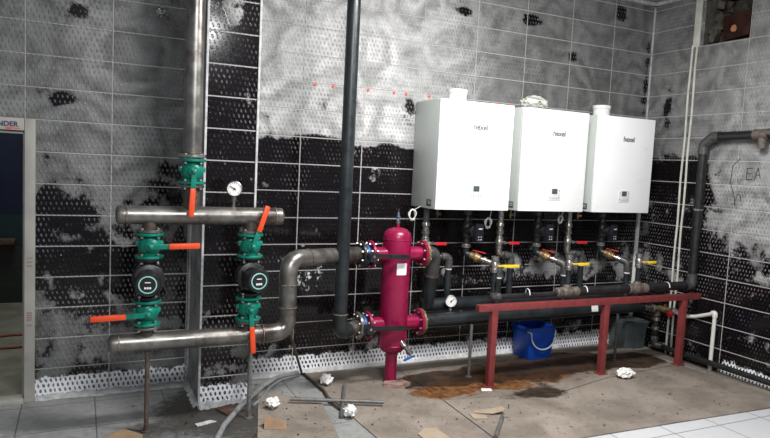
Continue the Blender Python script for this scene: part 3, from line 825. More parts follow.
BL = ['leftmost white wall boiler with a white flue stub on top', 'middle white wall boiler with crumpled wrapping on top', 'rightmost white wall boiler with a white flue stub, nearest the right wall']
for (a, b), l in zip(BX, BL):
    t, xc = boiler(l, a, b)
    if 'middle' not in l:
        fx = xc - (.075 if 'leftmost' in l else .12)
        bm = B(); lathe(bm, [(.078, 0), (.078, .012), (.072, .014), (.072, .075), (.078, .078), (.078, .105), (.066, .108), (.066, .02), (0, .02)], (fx, -.2, ZB1-.004), (0, 0, 1), 32); obj('flue_collar', bm, M_['flue'], t)
    else:
        bm = B(); lathe(bm, [(.07, 0), (.07, .01), (.0, .012)], (xc-.02, -.17, ZB1-.004), (0, 0, 1), 24); obj('flue_opening', bm, M_['print'], t)

def crumple(label, name, p, s, m, cat, seed, sub=3, amp=.5):
    bm = B(); bmesh.ops.create_icosphere(bm, subdivisions=sub, radius=1)
    for v_ in bm.verts:
        n = noise.noise_vector(v_.co*1.9 + V((seed*7.1, 0, 0))); q = noise.noise(v_.co*4.3 + V((0, seed*3.3, 0)))
        c = v_.co*(1 + .35*q) + n*amp
        c = V((c.x*s[0], c.y*s[1], c.z*s[2])); v_.co = c
    zm = min(v_.co.z for v_ in bm.verts)
    for v_ in bm.verts: v_.co.z -= zm
    o = obj(name, bm, m, flat=True); o.location = p
    return tag(o, label, cat)
crumple('crumpled clear wrapping bunched on top of the middle boiler', 'plastic_wrap', (-1.56, -.25, ZB1), (.11, .09, .05), M_['plastic_film'], 'wrapping', 3)
bm = B()
vv = [[bm.verts.new((-1.42+i*.05, -.33+k*.055, ZB1+.008+.022*abs(noise.noise(V((i*.7, k*.8, 3)))))) for k in range(5)] for i in range(6)]
for i in range(5):
    for k in range(4): bm.faces.new((vv[i][k], vv[i+1][k], vv[i+1][k+1], vv[i][k+1]))
tag(obj('paper_sheet', bm, M_['paper'], flat=True), 'flat creased pale sheet on top of the middle boiler, right of the wrapping', 'paper')

# ------------------------------------------------------------------ pipework below each boiler
FIT = [(0.0, .027), ]
def nuts(bm, x, y, z0, prof):
    lathe(bm, prof, (x, y, z0), (0, 0, -1), 14)
ORD = ['left', 'middle', 'right']
AX = [-2.475, -1.768, -1.035]; BXX = [-2.10, -1.385, -.655]
AE = [-2.275, -1.672, -.905]; BE = [-1.905, -1.235, -.515]
for i in range(3):
    o_ = ORD[i]
    # supply: union, ball valve with red lever, elbow down to the rear header
    x = AX[i]; y = -.19
    t = thing('supply_pipe', f'pale metal pipe with red lever dropping from the left side of the {o_} boiler', 'pipe', (x, y, 1.0), 'boiler supply pipes')
    bm = B(); tube(bm, [(x, y, 1.32), (x, y, 1.17)], .026, 16); obj('tailpiece', bm, M_['grey_pipe'] if i == 0 else M_['chrome'], t)
    bm = B(); nuts(bm, x, y, 1.19, [(.03, 0), (.033, .005), (.033, .028), (.027, .032), (.027, .06), (.034, .063), (.034, .09), (.024, .095), (.024, .12)]); obj('union', bm, M_['chrome'], t)
    bm = B(); nuts(bm, x, y, 1.075, [(.024, 0), (.032, .004), (.032, .03), (.036, .04), (.036, .06), (.03, .07), (.03, .1), (.024, .105), (.024, .13)])
    lathe(bm, [(.01, .02), (.01, .05), (.014, .051), (.014, .06)], (x, y, 1.03), (.35, -1, 0), 10); vb = obj('ball_valve', bm, M_['chrome'], t)
    bm = B(); box(bm, (x+.035, y-.058, 1.03), (.06, .006, .014), rz(-.15), .002); lv = obj('lever', bm, M_['chrome'], t)
    bm = B(); box(bm, (x+.105, y-.066, 1.028), (.1, .014, .024), rz(-.1), .005); obj('grip', bm, M_['red_grip'], lv, 'red lever grip')
    e = V((AE[i], RY-.0, .92)); c0 = V((x, y, .985))
    bm = B(); tube(bm, [(x, y, .985), (x, y, .925), (x+.09, y-.01, .925)], .027, 16, .03); obj('elbow', bm, M_['chrome'] if i else M_['grey_pipe'], t)
    bm = B(); tube(bm, [(x+.085, y-.01, .925), (AE[i]-.05, RY+.005, .92)], .02, 12); obj('nipple', bm, M_['grey_pipe'], t)
    bm = B(); tube(bm, [(AE[i]-.07, RY+.006, .92), (AE[i], RY, .92), (AE[i], RY, .83)], .032, 18, .05); obj('elbow', bm, M_['grey_pipe'], t)
    bm = B(); lathe(bm, [(.028, 0), (.029, .014)], (AE[i], RY, .818), (0, 0, 1), 16); obj('thread_tape', bm, M_['ptfe'], t)
    bm = B(); tube(bm, [(AE[i], RY, .82), (AE[i], RY, RZ+.04)], .0265, 16); obj('drop', bm, M_['dark_pipe'], t)
    # small brass cock under the boiler next to the supply
    bm = B(); lathe(bm, [(.008, 0), (.008, .04), (.014, .041), (.014, .06), (.006, .061), (.006, .08)], (x+.09, -.2, ZB0+.004), (0, 0, -1), 10)
    lathe(bm, [(.012, 0), (.012, .03)], (x+.09, -.2, ZB0-.05), (.7, -.6, .1), 10)
    tag(obj('drain_cock', bm, M_['brass']), f'tiny brass cock under the {o_} boiler beside its supply pipe', 'valve', 'brass cocks under the boilers')
    # return: pump and valve, forward to the lower header
    x = BXX[i]; y = -.2
    t = thing('boiler_pump', f'small black pump with a dark control box hanging under the {o_} boiler', 'pump', (x, y, 1.1), 'small black boiler pumps')
    bm = B(); lathe(bm, [(.022, 0), (.022, .03), (.03, .032), (.03, .06), (.02, .062), (.02, .08)], (x, y, ZB0+.01), (0, 0, -1), 14); obj('union', bm, M_['grey_pipe'], t)
    bm = B(); lathe(bm, [(.022, -.12), (.03, -.1), (.03, -.07), (.046, -.05), (.05, 0), (.046, .05), (.028, .07), (.028, .1), (.022, .12)], (x, y, 1.13), (0, 0, 1), 18)
    obj('pump_body', bm, M_['black'], t)
    bm = B(); lathe(bm, [(.05, .0), (.05, .07), (.044, .075)], (x, y, 1.13), (.45, -.9, 0), 20); obj('motor', bm, M_['black'], t)
    bm = B(); R = rz(.2); bc = V((x+.06, y-.075, 1.115)); box(bm, bc, (.082, .05, .15), R, .008); cb = obj('control_box', bm, M_['navy_plastic'], t)
    bm = B()
    for dx, dz, w in ((0, .035, .04), (-.016, -.03, .008), (.012, -.03, .008), (.012, -.052, .012), (-.014, -.052, .008)): box(bm, bc + R @ V((dx, -.0255, dz)), (w, .002, .008), R)
    obj('printed_marks', bm, M_['bezel'], cb)
    bm = B(); lathe(bm, [(.03, 0), (.036, .005), (.036, .03), (.028, .034)], (x, y, 1.02), (0, 0, -1), 8); obj('union_nut', bm, M_['chrome'], t)
    t = thing('return_pipe', f'dark return pipe with red-handled brass valve below the {o_} boiler pump', 'pipe', (x, y, .93), 'boiler return pipes')
    e = V((BE[i], FY, .865))
    a = V((x, y, .94)); dd = (e - a)
    bm = B(); tube(bm, [(x, y, .992), (x, y, .94), a + dd*.25], .026, 16, .025); obj('elbow', bm, M_['dark_pipe'], t)
    q = a + dd*.13; L = dd.length; dn = dd.normalized()
    bm = B(); lathe(bm, [(.024, 0), (.031, .006), (.031, .03), (.037, .045), (.037, .06), (.031, .07), (.031, .09), (.024, .095)], q, dn, 16)
    lathe(bm, [(.011, .02), (.011, .052)], q + dn*.052, (-.1, -.15, 1), 10)
    lathe(bm, [(.02, .02), (.022, .045), (.016, .05)], q + dn*.045, (-.1, -.8, -.5), 12); vb = obj('ball_valve', bm, M_['brass'], t)
    bm = B(); box(bm, q + dn*.07 + V((.01, 0, .05)), (.11, .012, .009), rz(math.atan2(dn.y, dn.x)) @ ry(.15), .003); obj('lever', bm, M_['red_grip'], vb, 'thin red lever')
    bm = B(); lathe(bm, [(.02, .09), (.02, .115), (.03, .117), (.03, .14), (.021, .142), (.021, max(.17, L*.8-.03))], q, dn, 14); obj('union', bm, M_['chrome'], t)
    bm = B(); tube(bm, [e - dn*.07, e, e - V((0, 0, .085))], .032, 18, .05); obj('elbow', bm, M_['grey_pipe'], t)
    bm = B(); lathe(bm, [(.0275, 0), (.0285, .014)], e - V((0, 0, .1)), (0, 0, 1), 16); obj('thread_tape', bm, M_['ptfe'], t)
    bm = B(); tube(bm, [e - V((0, 0, .08)), (e.x, e.y, FZ+.045)], .0265, 16); obj('drop', bm, M_['dark_pipe'], t)

# coils of white cable hung under the boilers
for x, y, z, l, r_ in ((-2.585, -.16, 1.245, 'loop of white cable hanging at the left edge of the leftmost boiler', .035), (-1.91, -.22, 1.19, 'bundle of white cable hanging left of the middle boiler\'s supply pipe', .035), (-1.16, -.22, 1.225, 'bundle of white cable hanging left of the right boiler\'s supply pipe', .026)):
    bm = B(); pts = []
    for k in range(73):
        a = 2*PI*k/18 + .5; rr = r_*(1 + .14*math.sin(k*.9)); pts.append((x + rr*math.cos(a)*(.8 + .1*math.sin(k*.35)), y + .008*math.sin(k*.5), z + rr*math.sin(a)*1.15))
    pts += [(x+.012, y, z+.04), (max(x+.01, -2.5) if x < -2.5 else {-1.91: -1.88, -1.16: -1.12}[x], y, ZB0+.014)]
    tube(bm, pts, .0045, 6)
    tag(obj('cable_coil', bm, M_['wire_white']), l, 'cable', 'white cable coils')

# ------------------------------------------------------------------ gas line on the red frame
GY, GZ = -.70, .695
t = thing('gas_pipe', 'black gas line along the red frame, rising up the right wall', 'pipe', (-1.1, GY, GZ))
bm = B(); tube(bm, [(-2.16, GY, .80), (-2.16, GY, .685), (-1.62, GY, .685), (-1.5, GY, .69)], .0205, 14, .04); obj('thin_run', bm, M_['black_pipe'], t)
bm = B(); tube(bm, [(-2.16, GY, .72), (-2.16, GY, .685), (-2.10, GY, .685)], .028, 14, .034); obj('elbow', bm, M_['grey_pipe'], t)
bm = B(); tube(bm, [(-1.39, GY, GZ), (-.075, GY, GZ+.005)], .037, 20); obj('thick_run', bm, M_['black_pipe'], t)
for gx, r in ((-1.455, .037), (-.705, .04)):
    bm = B(); lathe(bm, [(r*.8, -.11), (r*1.05, -.1), (r*1.05, -.055), (r*.95, -.05), (r*1.12, -.04), (r*1.12, .04), (r*.95, .05), (r*1.05, .055), (r*1.1, .1), (r*.9, .11)], (gx, GY, GZ), (1, 0, 0), 20)
    lathe(bm, [(r*.85, 0), (r*.85, .05), (r*.7, .06)], (gx, GY, GZ), (0, 0, 1), 16); obj('tee', bm, M_['rust_fit'], t)
for gx in (-2.16, -1.455, -.705):
    bm = B(); tube(bm, [(gx, GY, .74), (gx, GY, .885)], .0205, 14); obj('riser', bm, M_['dark_pipe'], t)
wx = -.062
bm = B(); tube(bm, [(-.12, GY, GZ+.005), (wx, GY-.012, GZ+.005), (wx, GY-.012, GZ+.11)], .044, 20, .055); obj('elbow', bm, M_['grey_pipe'], t)
bm = B(); tube(bm, [(wx, GY-.012, GZ+.1), (wx, GY-.012, 1.86)], .037, 20); obj('wall_riser', bm, M_['black_pipe'], t)
bm = B(); tube(bm, [(wx, GY-.012, 1.85), (wx, GY-.012, 1.93), (wx, GY-.1, 2.0), (wx, GY-.16, 2.003)], .044, 20, .05); obj('elbow', bm, M_['grey_pipe'], t)
bm = B(); tube(bm, [(wx, GY-.15, 2.003), (wx, -1.33, 2.012)], .037, 20); obj('wall_run', bm, M_['black_pipe'], t)
bm = B(); tube(bm, [(wx, -1.17, 2.01), (wx, -1.29, 2.012)], .044, 20); tube(bm, [(wx, -1.29, 2.012), (wx, -1.75, 2.012)], .037, 20); tube(bm, [(wx, -1.24, 2.01), (wx, -1.24, 1.9)], .034, 16)
obj('tee', bm, M_['rust_fit'], t)
bm = B(); lathe(bm, [(.038, 0), (.041, .002), (.041, .016), (.038, .018)], (wx, GY-.012, 1.36), (0, 0, 1), 20); box(bm, (wx+.03, GY-.012, 1.37), (.06, .02, .015)); obj('pipe_clamp', bm, M_['steel_bright'], t)
for gx in (-1.84, -1.27, -.35):
    bm = B(); pts = [(gx+.01*math.cos(a), GY + .04*math.cos(a), GZ + .04*math.sin(a)) for a in [PI*k/10 for k in range(11)]]; tube(bm, pts, .004, 6); obj('tie', bm, M_['ptfe'], t, 'white tie strap')
for i, (gx, l, lx) in enumerate(((-2.16, 'yellow-lever gas valve below the gap between the left and middle boilers', .17), (-1.455, 'yellow-lever gas valve in front of the right boiler\'s supply pipe', .14), (-.705, 'yellow-lever gas valve nearest the right wall', .12))):
    t = thing('gas_valve', l, 'valve', (gx, GY, .88), 'yellow lever gas valves')
    bm = B(); lathe(bm, [(.021, 0), (.03, .004), (.03, .03), (.026, .034), (.031, .045), (.031, .07), (.026, .078), (.026, .09), (.03, .094), (.03, .122), (.02, .124), (.02, .1)], (gx, GY, .868), (0, 0, 1), 14)
    lathe(bm, [(.01, .0), (.01, .045)], (gx, GY, .925), (.3, -1, 0), 10); vb = obj('body', bm, M_['chrome'], t)
    bm = B(); box(bm, (gx+.03, GY-.045, .925), (.06, .006, .012), rz(-.1), .002); lv = obj('lever', bm, M_['yellow'], t)
    bm = B(); box(bm, (gx+.05+lx*.38, GY-.05, .922), (lx*.76, .013, .022), rz(-.06), .005); obj('grip', bm, M_['yellow'], lv)

# ------------------------------------------------------------------ red frame
t = thing('red_stand', 'low oxide-red welded frame of one long rail on three posts holding the gas line', 'frame', (-1.15, -.72, 0))
bm = B(); box(bm, (-1.155, -.735, .6105), (2.29, .05, .05), rz(-.018), bev=.004); obj('rail', bm, M_['frame_red'], t)
for x in (-2.155, -1.072, -.195):
    bm = B(); yy = -.735 - .018*(x+1.155); box(bm, (x, yy, .295), (.05, .05, .585), bev=.004); box(bm, (x, yy, .012), (.085, .075, .008)); obj('post', bm, M_['frame_red'], t)
for i in range(0): pass

# white scrap stuck on the lower header
bm = B(); vv = [[bm.verts.new((-.96+.025*a, -.458-.008*noise.noise(V((a, c, 2.)))-.004*c, .522-.022*c)) for c in range(4)] for a in range(4)]
for a in range(3):
    for c in range(3): bm.faces.new((vv[a][c], vv[a+1][c], vv[a+1][c+1], vv[a][c+1]))
tag(obj('paper_tag', bm, M_['paper'], flat=True), 'small white paper scrap hanging on the dark header under the red rail', 'paper')

# ------------------------------------------------------------------ bucket and bin
def open_tub(bm, c, rot, w0, d0, w1, d1, h, t_=.006, lip=.012):
    R = rz(rot); c = V(c)
    def ring(w, d, z, r=.018, n=4):
        out = []
        for sx, sy, a0 in ((1, 1, 0), (-1, 1, PI/2), (-1, -1, PI), (1, -1, 1.5*PI)):
            for k in range(n+1):
                a = a0 + PI/2*k/n
                out.append(bm.verts.new(c + R @ V((sx*(w/2-r)+r*math.cos(a), sy*(d/2-r)+r*math.sin(a), z))))
        return out
    rs = [ring(w0, d0, 0), ring(w0+.004, d0+.004, .004), ring(w1, d1, h-.03), ring(w1+lip, d1+lip, h-.028), ring(w1+lip, d1+lip, h), ring(w1-t_, d1-t_, h), ring(w0-t_, d0-t_, .008)]
    for A, C in zip(rs, rs[1:]):
        n = len(A)
        for k in range(n): bm.faces.new((A[k], A[(k+1) % n], C[(k+1) % n], C[k]))
    bm.faces.new(rs[0][::-1]); bm.faces.new(rs[-1])
bc, br = V((-1.318, -.16, .008)), math.radians(4)
t = thing('bucket', 'blue rectangular plastic bucket with grey carrying handle below the dark header', 'bucket', bc)
bm = B(); open_tub(bm, bc, br, .25, .205, .30, .235, .285, lip=.012); obj('tub', bm, M_['bucket'], t)
R = rz(br); bm = B(); pts = []
for k in range(15):
    a = PI*k/14
    pts.append(bc + R @ V((-.14*math.cos(a), -.128 - .012*math.sin(a), .245 - .15*math.sin(a)**.8)))
tube(bm, [bc + R @ V((-.15, -.09, .25))] + pts + [bc + R @ V((.15, -.09, .25))], .0065, 8); hd = obj('handle', bm, M_['handle_wire'], t, 'grey curved carrying handle')
bc = V((-.16, -.13, .008)); br = math.radians(1)
t = thing('storage_bin', 'dark grey lidded plastic bin in the corner behind the thin post', 'bin', bc)
bm = B(); open_tub(bm, bc, br, .255, .21, .275, .225, .225); obj('tub', bm, M_['bin'], t)
bm = B(); R = rz(br); box(bm, bc + V((0, 0, .238)), (.295, .245, .03), R, .008); box(bm, bc + V((0, 0, .258)), (.24, .19, .014), R, .005); obj('lid', bm, M_['bin'], t)
bm = B(); box(bm, bc + R @ V((0, 0, .276)), (.09, .02, .014), R, .004); box(bm, bc + R @ V((-.035, 0, .269)), (.012, .02, .02), R); box(bm, bc + R @ V((.035, 0, .269)), (.012, .02, .02), R); obj('handle', bm, M_['bin'], t)

# ------------------------------------------------------------------ fittings in the right corner
hx, hy = -.10, -.40
t = thing('mixing_branch', 'black water pipe leaving the dark header\'s end, dropping and running low along the right wall', 'pipe', (hx, hy, .3))
bm = B(); tube(bm, [(-.285, FY, .446), (-.16, FY, .428)], .027, 16); obj('nipple', bm, M_['chrome'], t)
bm = B(); lathe(bm, [(.03, -.06), (.036, -.055), (.036, -.03), (.03, -.025), (.03, .025), (.036, .03), (.036, .055), (.03, .06)], (hx-.005, hy, .42), (1, 0, -.1), 16); lathe(bm, [(.029, 0), (.029, .04), (.035, .042), (.035, .06)], (hx, hy, .42), (0, 0, -1), 16); obj('tee', bm, M_['rust_fit'], t)
bm = B(); tube(bm, [(hx, hy, .37), (hx, hy, .13)], .026, 16); obj('drop', bm, M_['black_pipe'], t)
for z in (.345, .26, .165):
    bm = B(); lathe(bm, [(.029, 0), (.033, .004), (.033, .03), (.029, .034)], (hx, hy, z), (0, 0, -1), 16); obj('coupling', bm, M_['chrome'], t)
bm = B(); tube(bm, [(hx, hy, .15), (hx, hy, .085), (hx+.045, hy-.07, .085)], .033, 16, .04); obj('elbow', bm, M_['grey_pipe'], t)
bm = B(); lathe(bm, [(.03, 0), (.031, .018)], (hx+.035, hy-.06, .085), (.045, -.07, 0), 16); obj('thread_tape', bm, M_['ptfe'], t)
bm = B(); tube(bm, [(hx+.035, hy-.055, .085), (-.085, -.53, .083), (-.085, -3.4, .083)], .024, 16, .1); obj('low_run', bm, M_['black_pipe'], t)
t = thing('corner_valve', 'brass valve with red knob joining the dark header to the white plastic pipe', 'valve', (-.06, -.47, .42))
p = V((hx+.01, hy-.02, .425)); q = V((-.052, -.555, .432)); d = (q-p).normalized()
bm = B(); lathe(bm, [(.02, 0), (.026, .004), (.026, .03), (.032, .034), (.032, .075), (.024, .08), (.024, .11), (.018, .112), (.018, .15)], p, d, 14); lathe(bm, [(.012, 0), (.012, .05)], p + d*.05, (-.3, -.2, 1), 10); obj('body', bm, M_['brass'], t)
bm = B(); lathe(bm, [(.026, 0), (.026, .03), (.02, .034)], p + d*.095, d, 12); obj('collar', bm, M_['chrome'], t)
bm = B(); lathe(bm, [(.024, 0), (.03, .006), (.03, .022), (.02, .028), (0, .03)], p + d*.1 + V((-.02, -.015, -.02)), (-.6, -.6, -.3), 14); obj('knob', bm, M_['red_grip'], t, 'round red knob')
t = thing('plastic_pipe', 'white plastic pipe running along the right wall and bending down to the floor', 'pipe', (-.05, -.7, .05))
bm = B(); tube(bm, [(-.052, -.56, .435), (-.045, -.6, .425), (-.036, -.68, .41), (-.030, -.76, .43), (-.028, -.935, .497)], .0165, 14, .03); obj('run', bm, M_['pvc'], t)
bm = B(); tube(bm, [(-.028, -.915, .495), (-.028, -.943, .503), (-.028, -.942, .465)], .022, 14, .02); obj('elbow', bm, M_['pvc'], t)
bm = B(); tube(bm, [(-.053, -.545, .437), (-.05, -.60, .427)], .025, 14); obj('socket', bm, M_['pvc'], t)
bm = B(); tube(bm, [(-.028, -.942, .475), (-.028, -.94, .002)], .0165, 14); obj('drop', bm, M_['pvc'], t)
for y, l in ((-.462, 'white conduit going up the right wall, the one closer to the corner'), (-.512, 'white conduit going up the right wall, the one closer to the gas riser')):
    bm = B(); n = 14
    pts = [(-.0095, y + .004*math.sin(k*1.7+y*40), .01 + (2.82-.01)*k/n) for k in range(n+1)]
    tube(bm, pts, .0095, 8); tag(obj('conduit', bm, M_['conduit']), l, 'conduit', 'white conduits on the right wall')

# brown duct in the wall recess
t = thing('metal_duct', 'brown metal duct box sitting in the hole high on the right wall', 'duct', (.12, -.85, HZ0+.02))
c = V((.13, -.855, HZ0+.135)); R = rx(-.05) @ rz(-.12)
bm = B(); box(bm, c, (.18, .27, .21), R, .004); obj('duct_box', bm, M_['duct'], t)
bm = B(); prism(bm, [(-.03, -.02), (.0, -.03), (.03, -.01), (.025, .02), (-.005, .035), (-.028, .015)], 0, .003)
bmesh.ops.transform(bm, verts=bm.verts, matrix=Matrix.Translation(c + R @ V((-.09, .03, -.02))) @ R.to_4x4() @ Matrix.Rotation(-PI/2, 4, 'Y'))
obj('rust_patch', bm, mat('bare_copper_patch', (.5, .2, .11), .6), t, 'peeled pinkish patch')
for dy in (-.132, .132):
    bm = B(); box(bm, c + R @ V((-.093, dy, 0)), (.008, .01, .212), R, .002); obj('edge_fold', bm, M_['duct'], t)

# red wall plugs in a row
for x, l in ((-3.373, 'red wall plug in the tile joint, leftmost of the row'), (-3.231, 'red wall plug second from the left in the row'), (-2.944, 'red wall plug just right of the tall dark pipe'), (-2.722, 'red wall plug left of the one above the tank, fourth of the row'), (-2.614, 'red wall plug left of the leftmost boiler, fifth of the row'), (-2.407, 'red wall plug right above the leftmost boiler beside its flue'), (-1.735, 'red wall plug above the gap after the leftmost boiler'), (-1.6, 'red wall plug above the left end of the middle boiler')):
    bm = B(); lathe(bm, [(.004, .002), (.0105, .001), (.0115, -.003), (.0085, -.005), (.005, -.004), (.004, -.001)], (x, -.001, 2.19), (0, 1, 0), 12)
    tag(obj('wall_plug', bm, M_['plug']), l, 'plug', 'red wall plugs above the boilers')

# ------------------------------------------------------------------ scrawls rubbed in the dirt on the walls
def scrawl(strokes, place, w, parent, m=M_['ink']):
    bm = B()
    for s in strokes:
        P = fillet([V((a, b, 0)) for a, b in s], .02, 4) if len(s) > 2 else [V((a, b, 0)) for a, b in s]
        for p, q in zip(P, P[1:]):
            d = (q-p); 
            if d.length < 1e-5: continue
            d.normalize(); n = V((-d.y, d.x, 0))*w
            quad(bm, *[place(z.x, z.y) for z in (p-d*w*.4-n, q+d*w*.4-n, q+d*w*.4+n, p-d*w*.4+n)])
    o = obj('scrawl', bm, m, kind='structure', flat=True); o.parent = parent
    return o
wb, wr = bpy.data.objects['wall_back'], bpy.data.objects['wall_right']
pb = lambda a, b: V((a, -.0015, b)); pr_ = lambda a, b: V((-.0015, a, b))
def S_(x, z, s): return [[(x+.07*s, z+.16*s), (x+.0*s, z+.15*s), (x+.01*s, z+.09*s), (x+.07*s, z+.08*s), (x+.06*s, z+.0), (x-.01*s, z+.01)], [(x+.1*s, z), (x+.14*s, z+.16*s), (x+.19*s, z)], [(x+.11*s, z+.07*s), (x+.17*s, z+.08*s)], [(x+.24*s, z), (x+.24*s, z+.16*s), (x+.3*s, z+.12*s), (x+.25*s, z+.08*s), (x+.31*s, z)]]
scrawl(S_(-1.62, .66, 1.0), pb, .006, wb); scrawl(S_(-.93, .68, .9), pb, .006, wb)
scrawl([[(-2.08, .68), (-2.03, .78), (-1.97, .70), (-2.05, .66), (-1.95, .64)]], pb, .006, wb)
scrawl([[(-1.02, 1.82), (-.96, 1.76), (-.95, 1.62), (-1.0, 1.5), (-1.01, 1.42)], [(-1.06, 1.47), (-1.04, 1.56), (-1.0, 1.44)], [(-1.09, 1.74), (-1.09, 1.65)], [(-1.09, 1.74), (-1.14, 1.745)], [(-1.09, 1.65), (-1.14, 1.655)], [(-1.09, 1.697), (-1.13, 1.70)], [(-1.16, 1.655), (-1.185, 1.745)], [(-1.185, 1.745), (-1.21, 1.66)], [(-1.17, 1.69), (-1.2, 1.69)]], pr_, .0035, wr, mat('smudged_line', (.05, .048, .048), .8))

# ------------------------------------------------------------------ floor litter
sm = sheet_material()
def sheet(label, poly, z, th, stain):
    bm = B(); prism(bm, poly, z, z+th)
    xs_ = [p[0] for p in poly]; ys_ = [p[1] for p in poly]
    for a in steps(min(xs_)+.06, max(xs_)-.05, .06): bmesh.ops.bisect_plane(bm, geom=bm.verts[:]+bm.edges[:]+bm.faces[:], plane_co=(a, 0, 0), plane_no=(1, 0, 0))
    for a in steps(min(ys_)+.06, max(ys_)-.05, .06): bmesh.ops.bisect_plane(bm, geom=bm.verts[:]+bm.edges[:]+bm.faces[:], plane_co=(0, a, 0), plane_no=(0, 1, 0))
    lay = bm.loops.layers.float_color.new('smear')
    for f in bm.faces:
        for l in f.loops:
            c = stain(l.vert.co.x, l.vert.co.y); l[lay] = (clamp(c[0]), clamp(c[1]), 0, 1)
    for v_ in bm.verts: v_.co.z += .004*max(0, noise.noise(V((v_.co.x*4, v_.co.y*4, z*99))))
    return tag(obj('cardboard_sheet', bm, sm, flat=True), label, 'cardboard', 'cardboard sheets over the floor')
def stain(x, y):
    w = 1.35*bump2(x, y, -1.45, -.42, .8, .25) + .75*bump2(x, y, -2.4, -.48, .5, .16) + .9*bump2(x, y, -1.95, -.95, .33, .14) + .5*bump2(x, y, -2.6, -.42, .35, .13) + 1.0*bump2(x, y, -.42, -.55, .35, .2) + .7*bump2(x, y, -.9, -.42, .35, .2) + .25*bump2(x, y, -1.6, -.75, .4, .1)
    r = .95*bump2(x, y, -2.3, -.66, .42, .16) + .7*bump2(x, y, -1.5, -.66, .7, .2) + .7*bump2(x, y, -2.6, -.72, .25, .1) + .5*bump2(x, y, -2.0, -.4, .4, .2)
    return w, r
sheet('small cardboard sheet lying left, beside the right post of the steel header', [(-3.80, -.29), (-3.45, -.6), (-3.6, -1.55), (-4.10, -1.45)], .002, .005, lambda x, y: (0, 0))
sheet('cardboard sheet under the crimson tank and the crossed rods', [(-3.39, -.03), (-2.644, -.03), (-2.640, -.84), (-2.673, -1.71), (-3.31, -1.72), (-3.35, -.9)], .002, .005, stain)
sheet('rust-stained cardboard sheet under the red frame and the bucket', [(-2.64, -.03), (-.2, -.03), (-.2, -.74), (-1.1, -.83), (-1.70, -.98), (-2.635, -.845)], .0025, .005, stain)
sheet('cardboard sheet in front of the red frame, bordering the pale tiles', [(-2.63, -.855), (-1.70, -.992), (-1.1, -.843), (-.195, -.752), (-.04, -1.5), (-.02, -1.74), (-1.3, -1.70), (-2.14, -1.68), (-2.665, -1.72)], .002, .006, stain)
sheet('narrow tan cardboard strip along the foot of the right wall', [(-.185, -.28), (-.012, -.28), (-.012, -1.73), (-.03, -1.5)], .0015, .004, lambda x, y: (.0, .22))

def scrap(label, poly, m, z=.009, th=.005, lift=0, name='cardboard_scrap'):
    bm = B(); prism(bm, poly, 0, th)
    xs_ = [p[0] for p in poly]
    x0_, x1_ = min(xs_), max(xs_)
    for k in range(1, 4): bmesh.ops.bisect_plane(bm, geom=bm.verts[:]+bm.edges[:]+bm.faces[:], plane_co=(x0_+(x1_-x0_)*k/4, 0, 0), plane_no=(1, 0, 0))
    for v_ in bm.verts: v_.co.z += z + lift*((v_.co.x-x0_)/(x1_-x0_))**2
    return tag(obj(name, bm, m, flat=True), label, 'cardboard' if name == 'cardboard_scrap' else 'tile')
# bent-up flap on the left sheet
bm = B()
for a, b, c, d in (((-3.93, -.945, .009), (-3.80, -.99, .009), (-3.80, -.955, .05), (-3.92, -.90, .075)),):
    quad(bm, a, b, c, d)
    quad(bm, d, c, (-3.79, -.93, .012), (-3.91, -.86, .012))
tag(obj('cardboard_flap', bm, M_['card'], flat=True), 'brown folded cardboard offcut standing on the small left sheet', 'cardboard')
scrap('round-edged pale cardboard scrap near the bottom edge, below the tank', [(-3.08, -1.31), (-3.0, -1.25), (-2.93, -1.27), (-2.92, -1.45), (-3.08, -1.45)], M_['card_pale'])
scrap('torn curled cardboard strip in front of the red frame, the upper of two', [(-2.53, -1.10), (-2.36, -1.16), (-2.37, -1.22), (-2.46, -1.2), (-2.56, -1.13)], M_['card_pale'], lift=.03)
scrap('torn cardboard strip in front of the red frame, the lower of two', [(-2.60, -1.13), (-2.51, -1.2), (-2.53, -1.25), (-2.62, -1.22)], M_['card_pale'])
scrap('brown cardboard scrap on the bare tiles by the rusty left post', [(-4.80, -.76), (-4.70, -.66), (-4.60, -.79), (-4.62, -.9), (-4.82, -.9)], M_['card'], z=.002)
scrap('dark rusty tile fragment lying at the foot of the pier', [(-4.14, -.53), (-3.98, -.47), (-3.96, -.6), (-4.09, -.66)], M_['rust_sheet'], z=.003, th=.01, name='tile_fragment')
scrap('white chip beside the foot of the red frame\'s left post', [(-2.25, -.75), (-2.18, -.77), (-2.19, -.81), (-2.27, -.79)], M_['paper'], z=.009, name='tile_chip')
scrap('pale sheet sliver on the bare tiles between the hose and the small cardboard sheet', [(-4.30, -.73), (-4.2, -.7), (-4.17, -.73), (-4.29, -.77)], M_['caulk'], z=.003, name='tile_chip')

crumple('crumpled white tissue behind the crossed rods, nearest the wall', 'tissue', (-3.31, -.325, .008), (.043, .04, .036), M_['paper'], 'tissue', 1)
crumple('crumpled white tissue on the small left cardboard sheet', 'tissue', (-3.79, -.64, .008), (.042, .04, .03), M_['paper'], 'tissue', 2)
crumple('crumpled white tissue at the near end of the crossed rods', 'tissue', (-3.365, -.93, .010), (.038, .04, .034), M_['paper'], 'tissue', 4)
crumple('white rag heaped on the cardboard in front of the red frame\'s middle post', 'white_rag', (-.955, -.885, .008), (.072, .05, .036), M_['paper'], 'rag', 9, 4, .35)

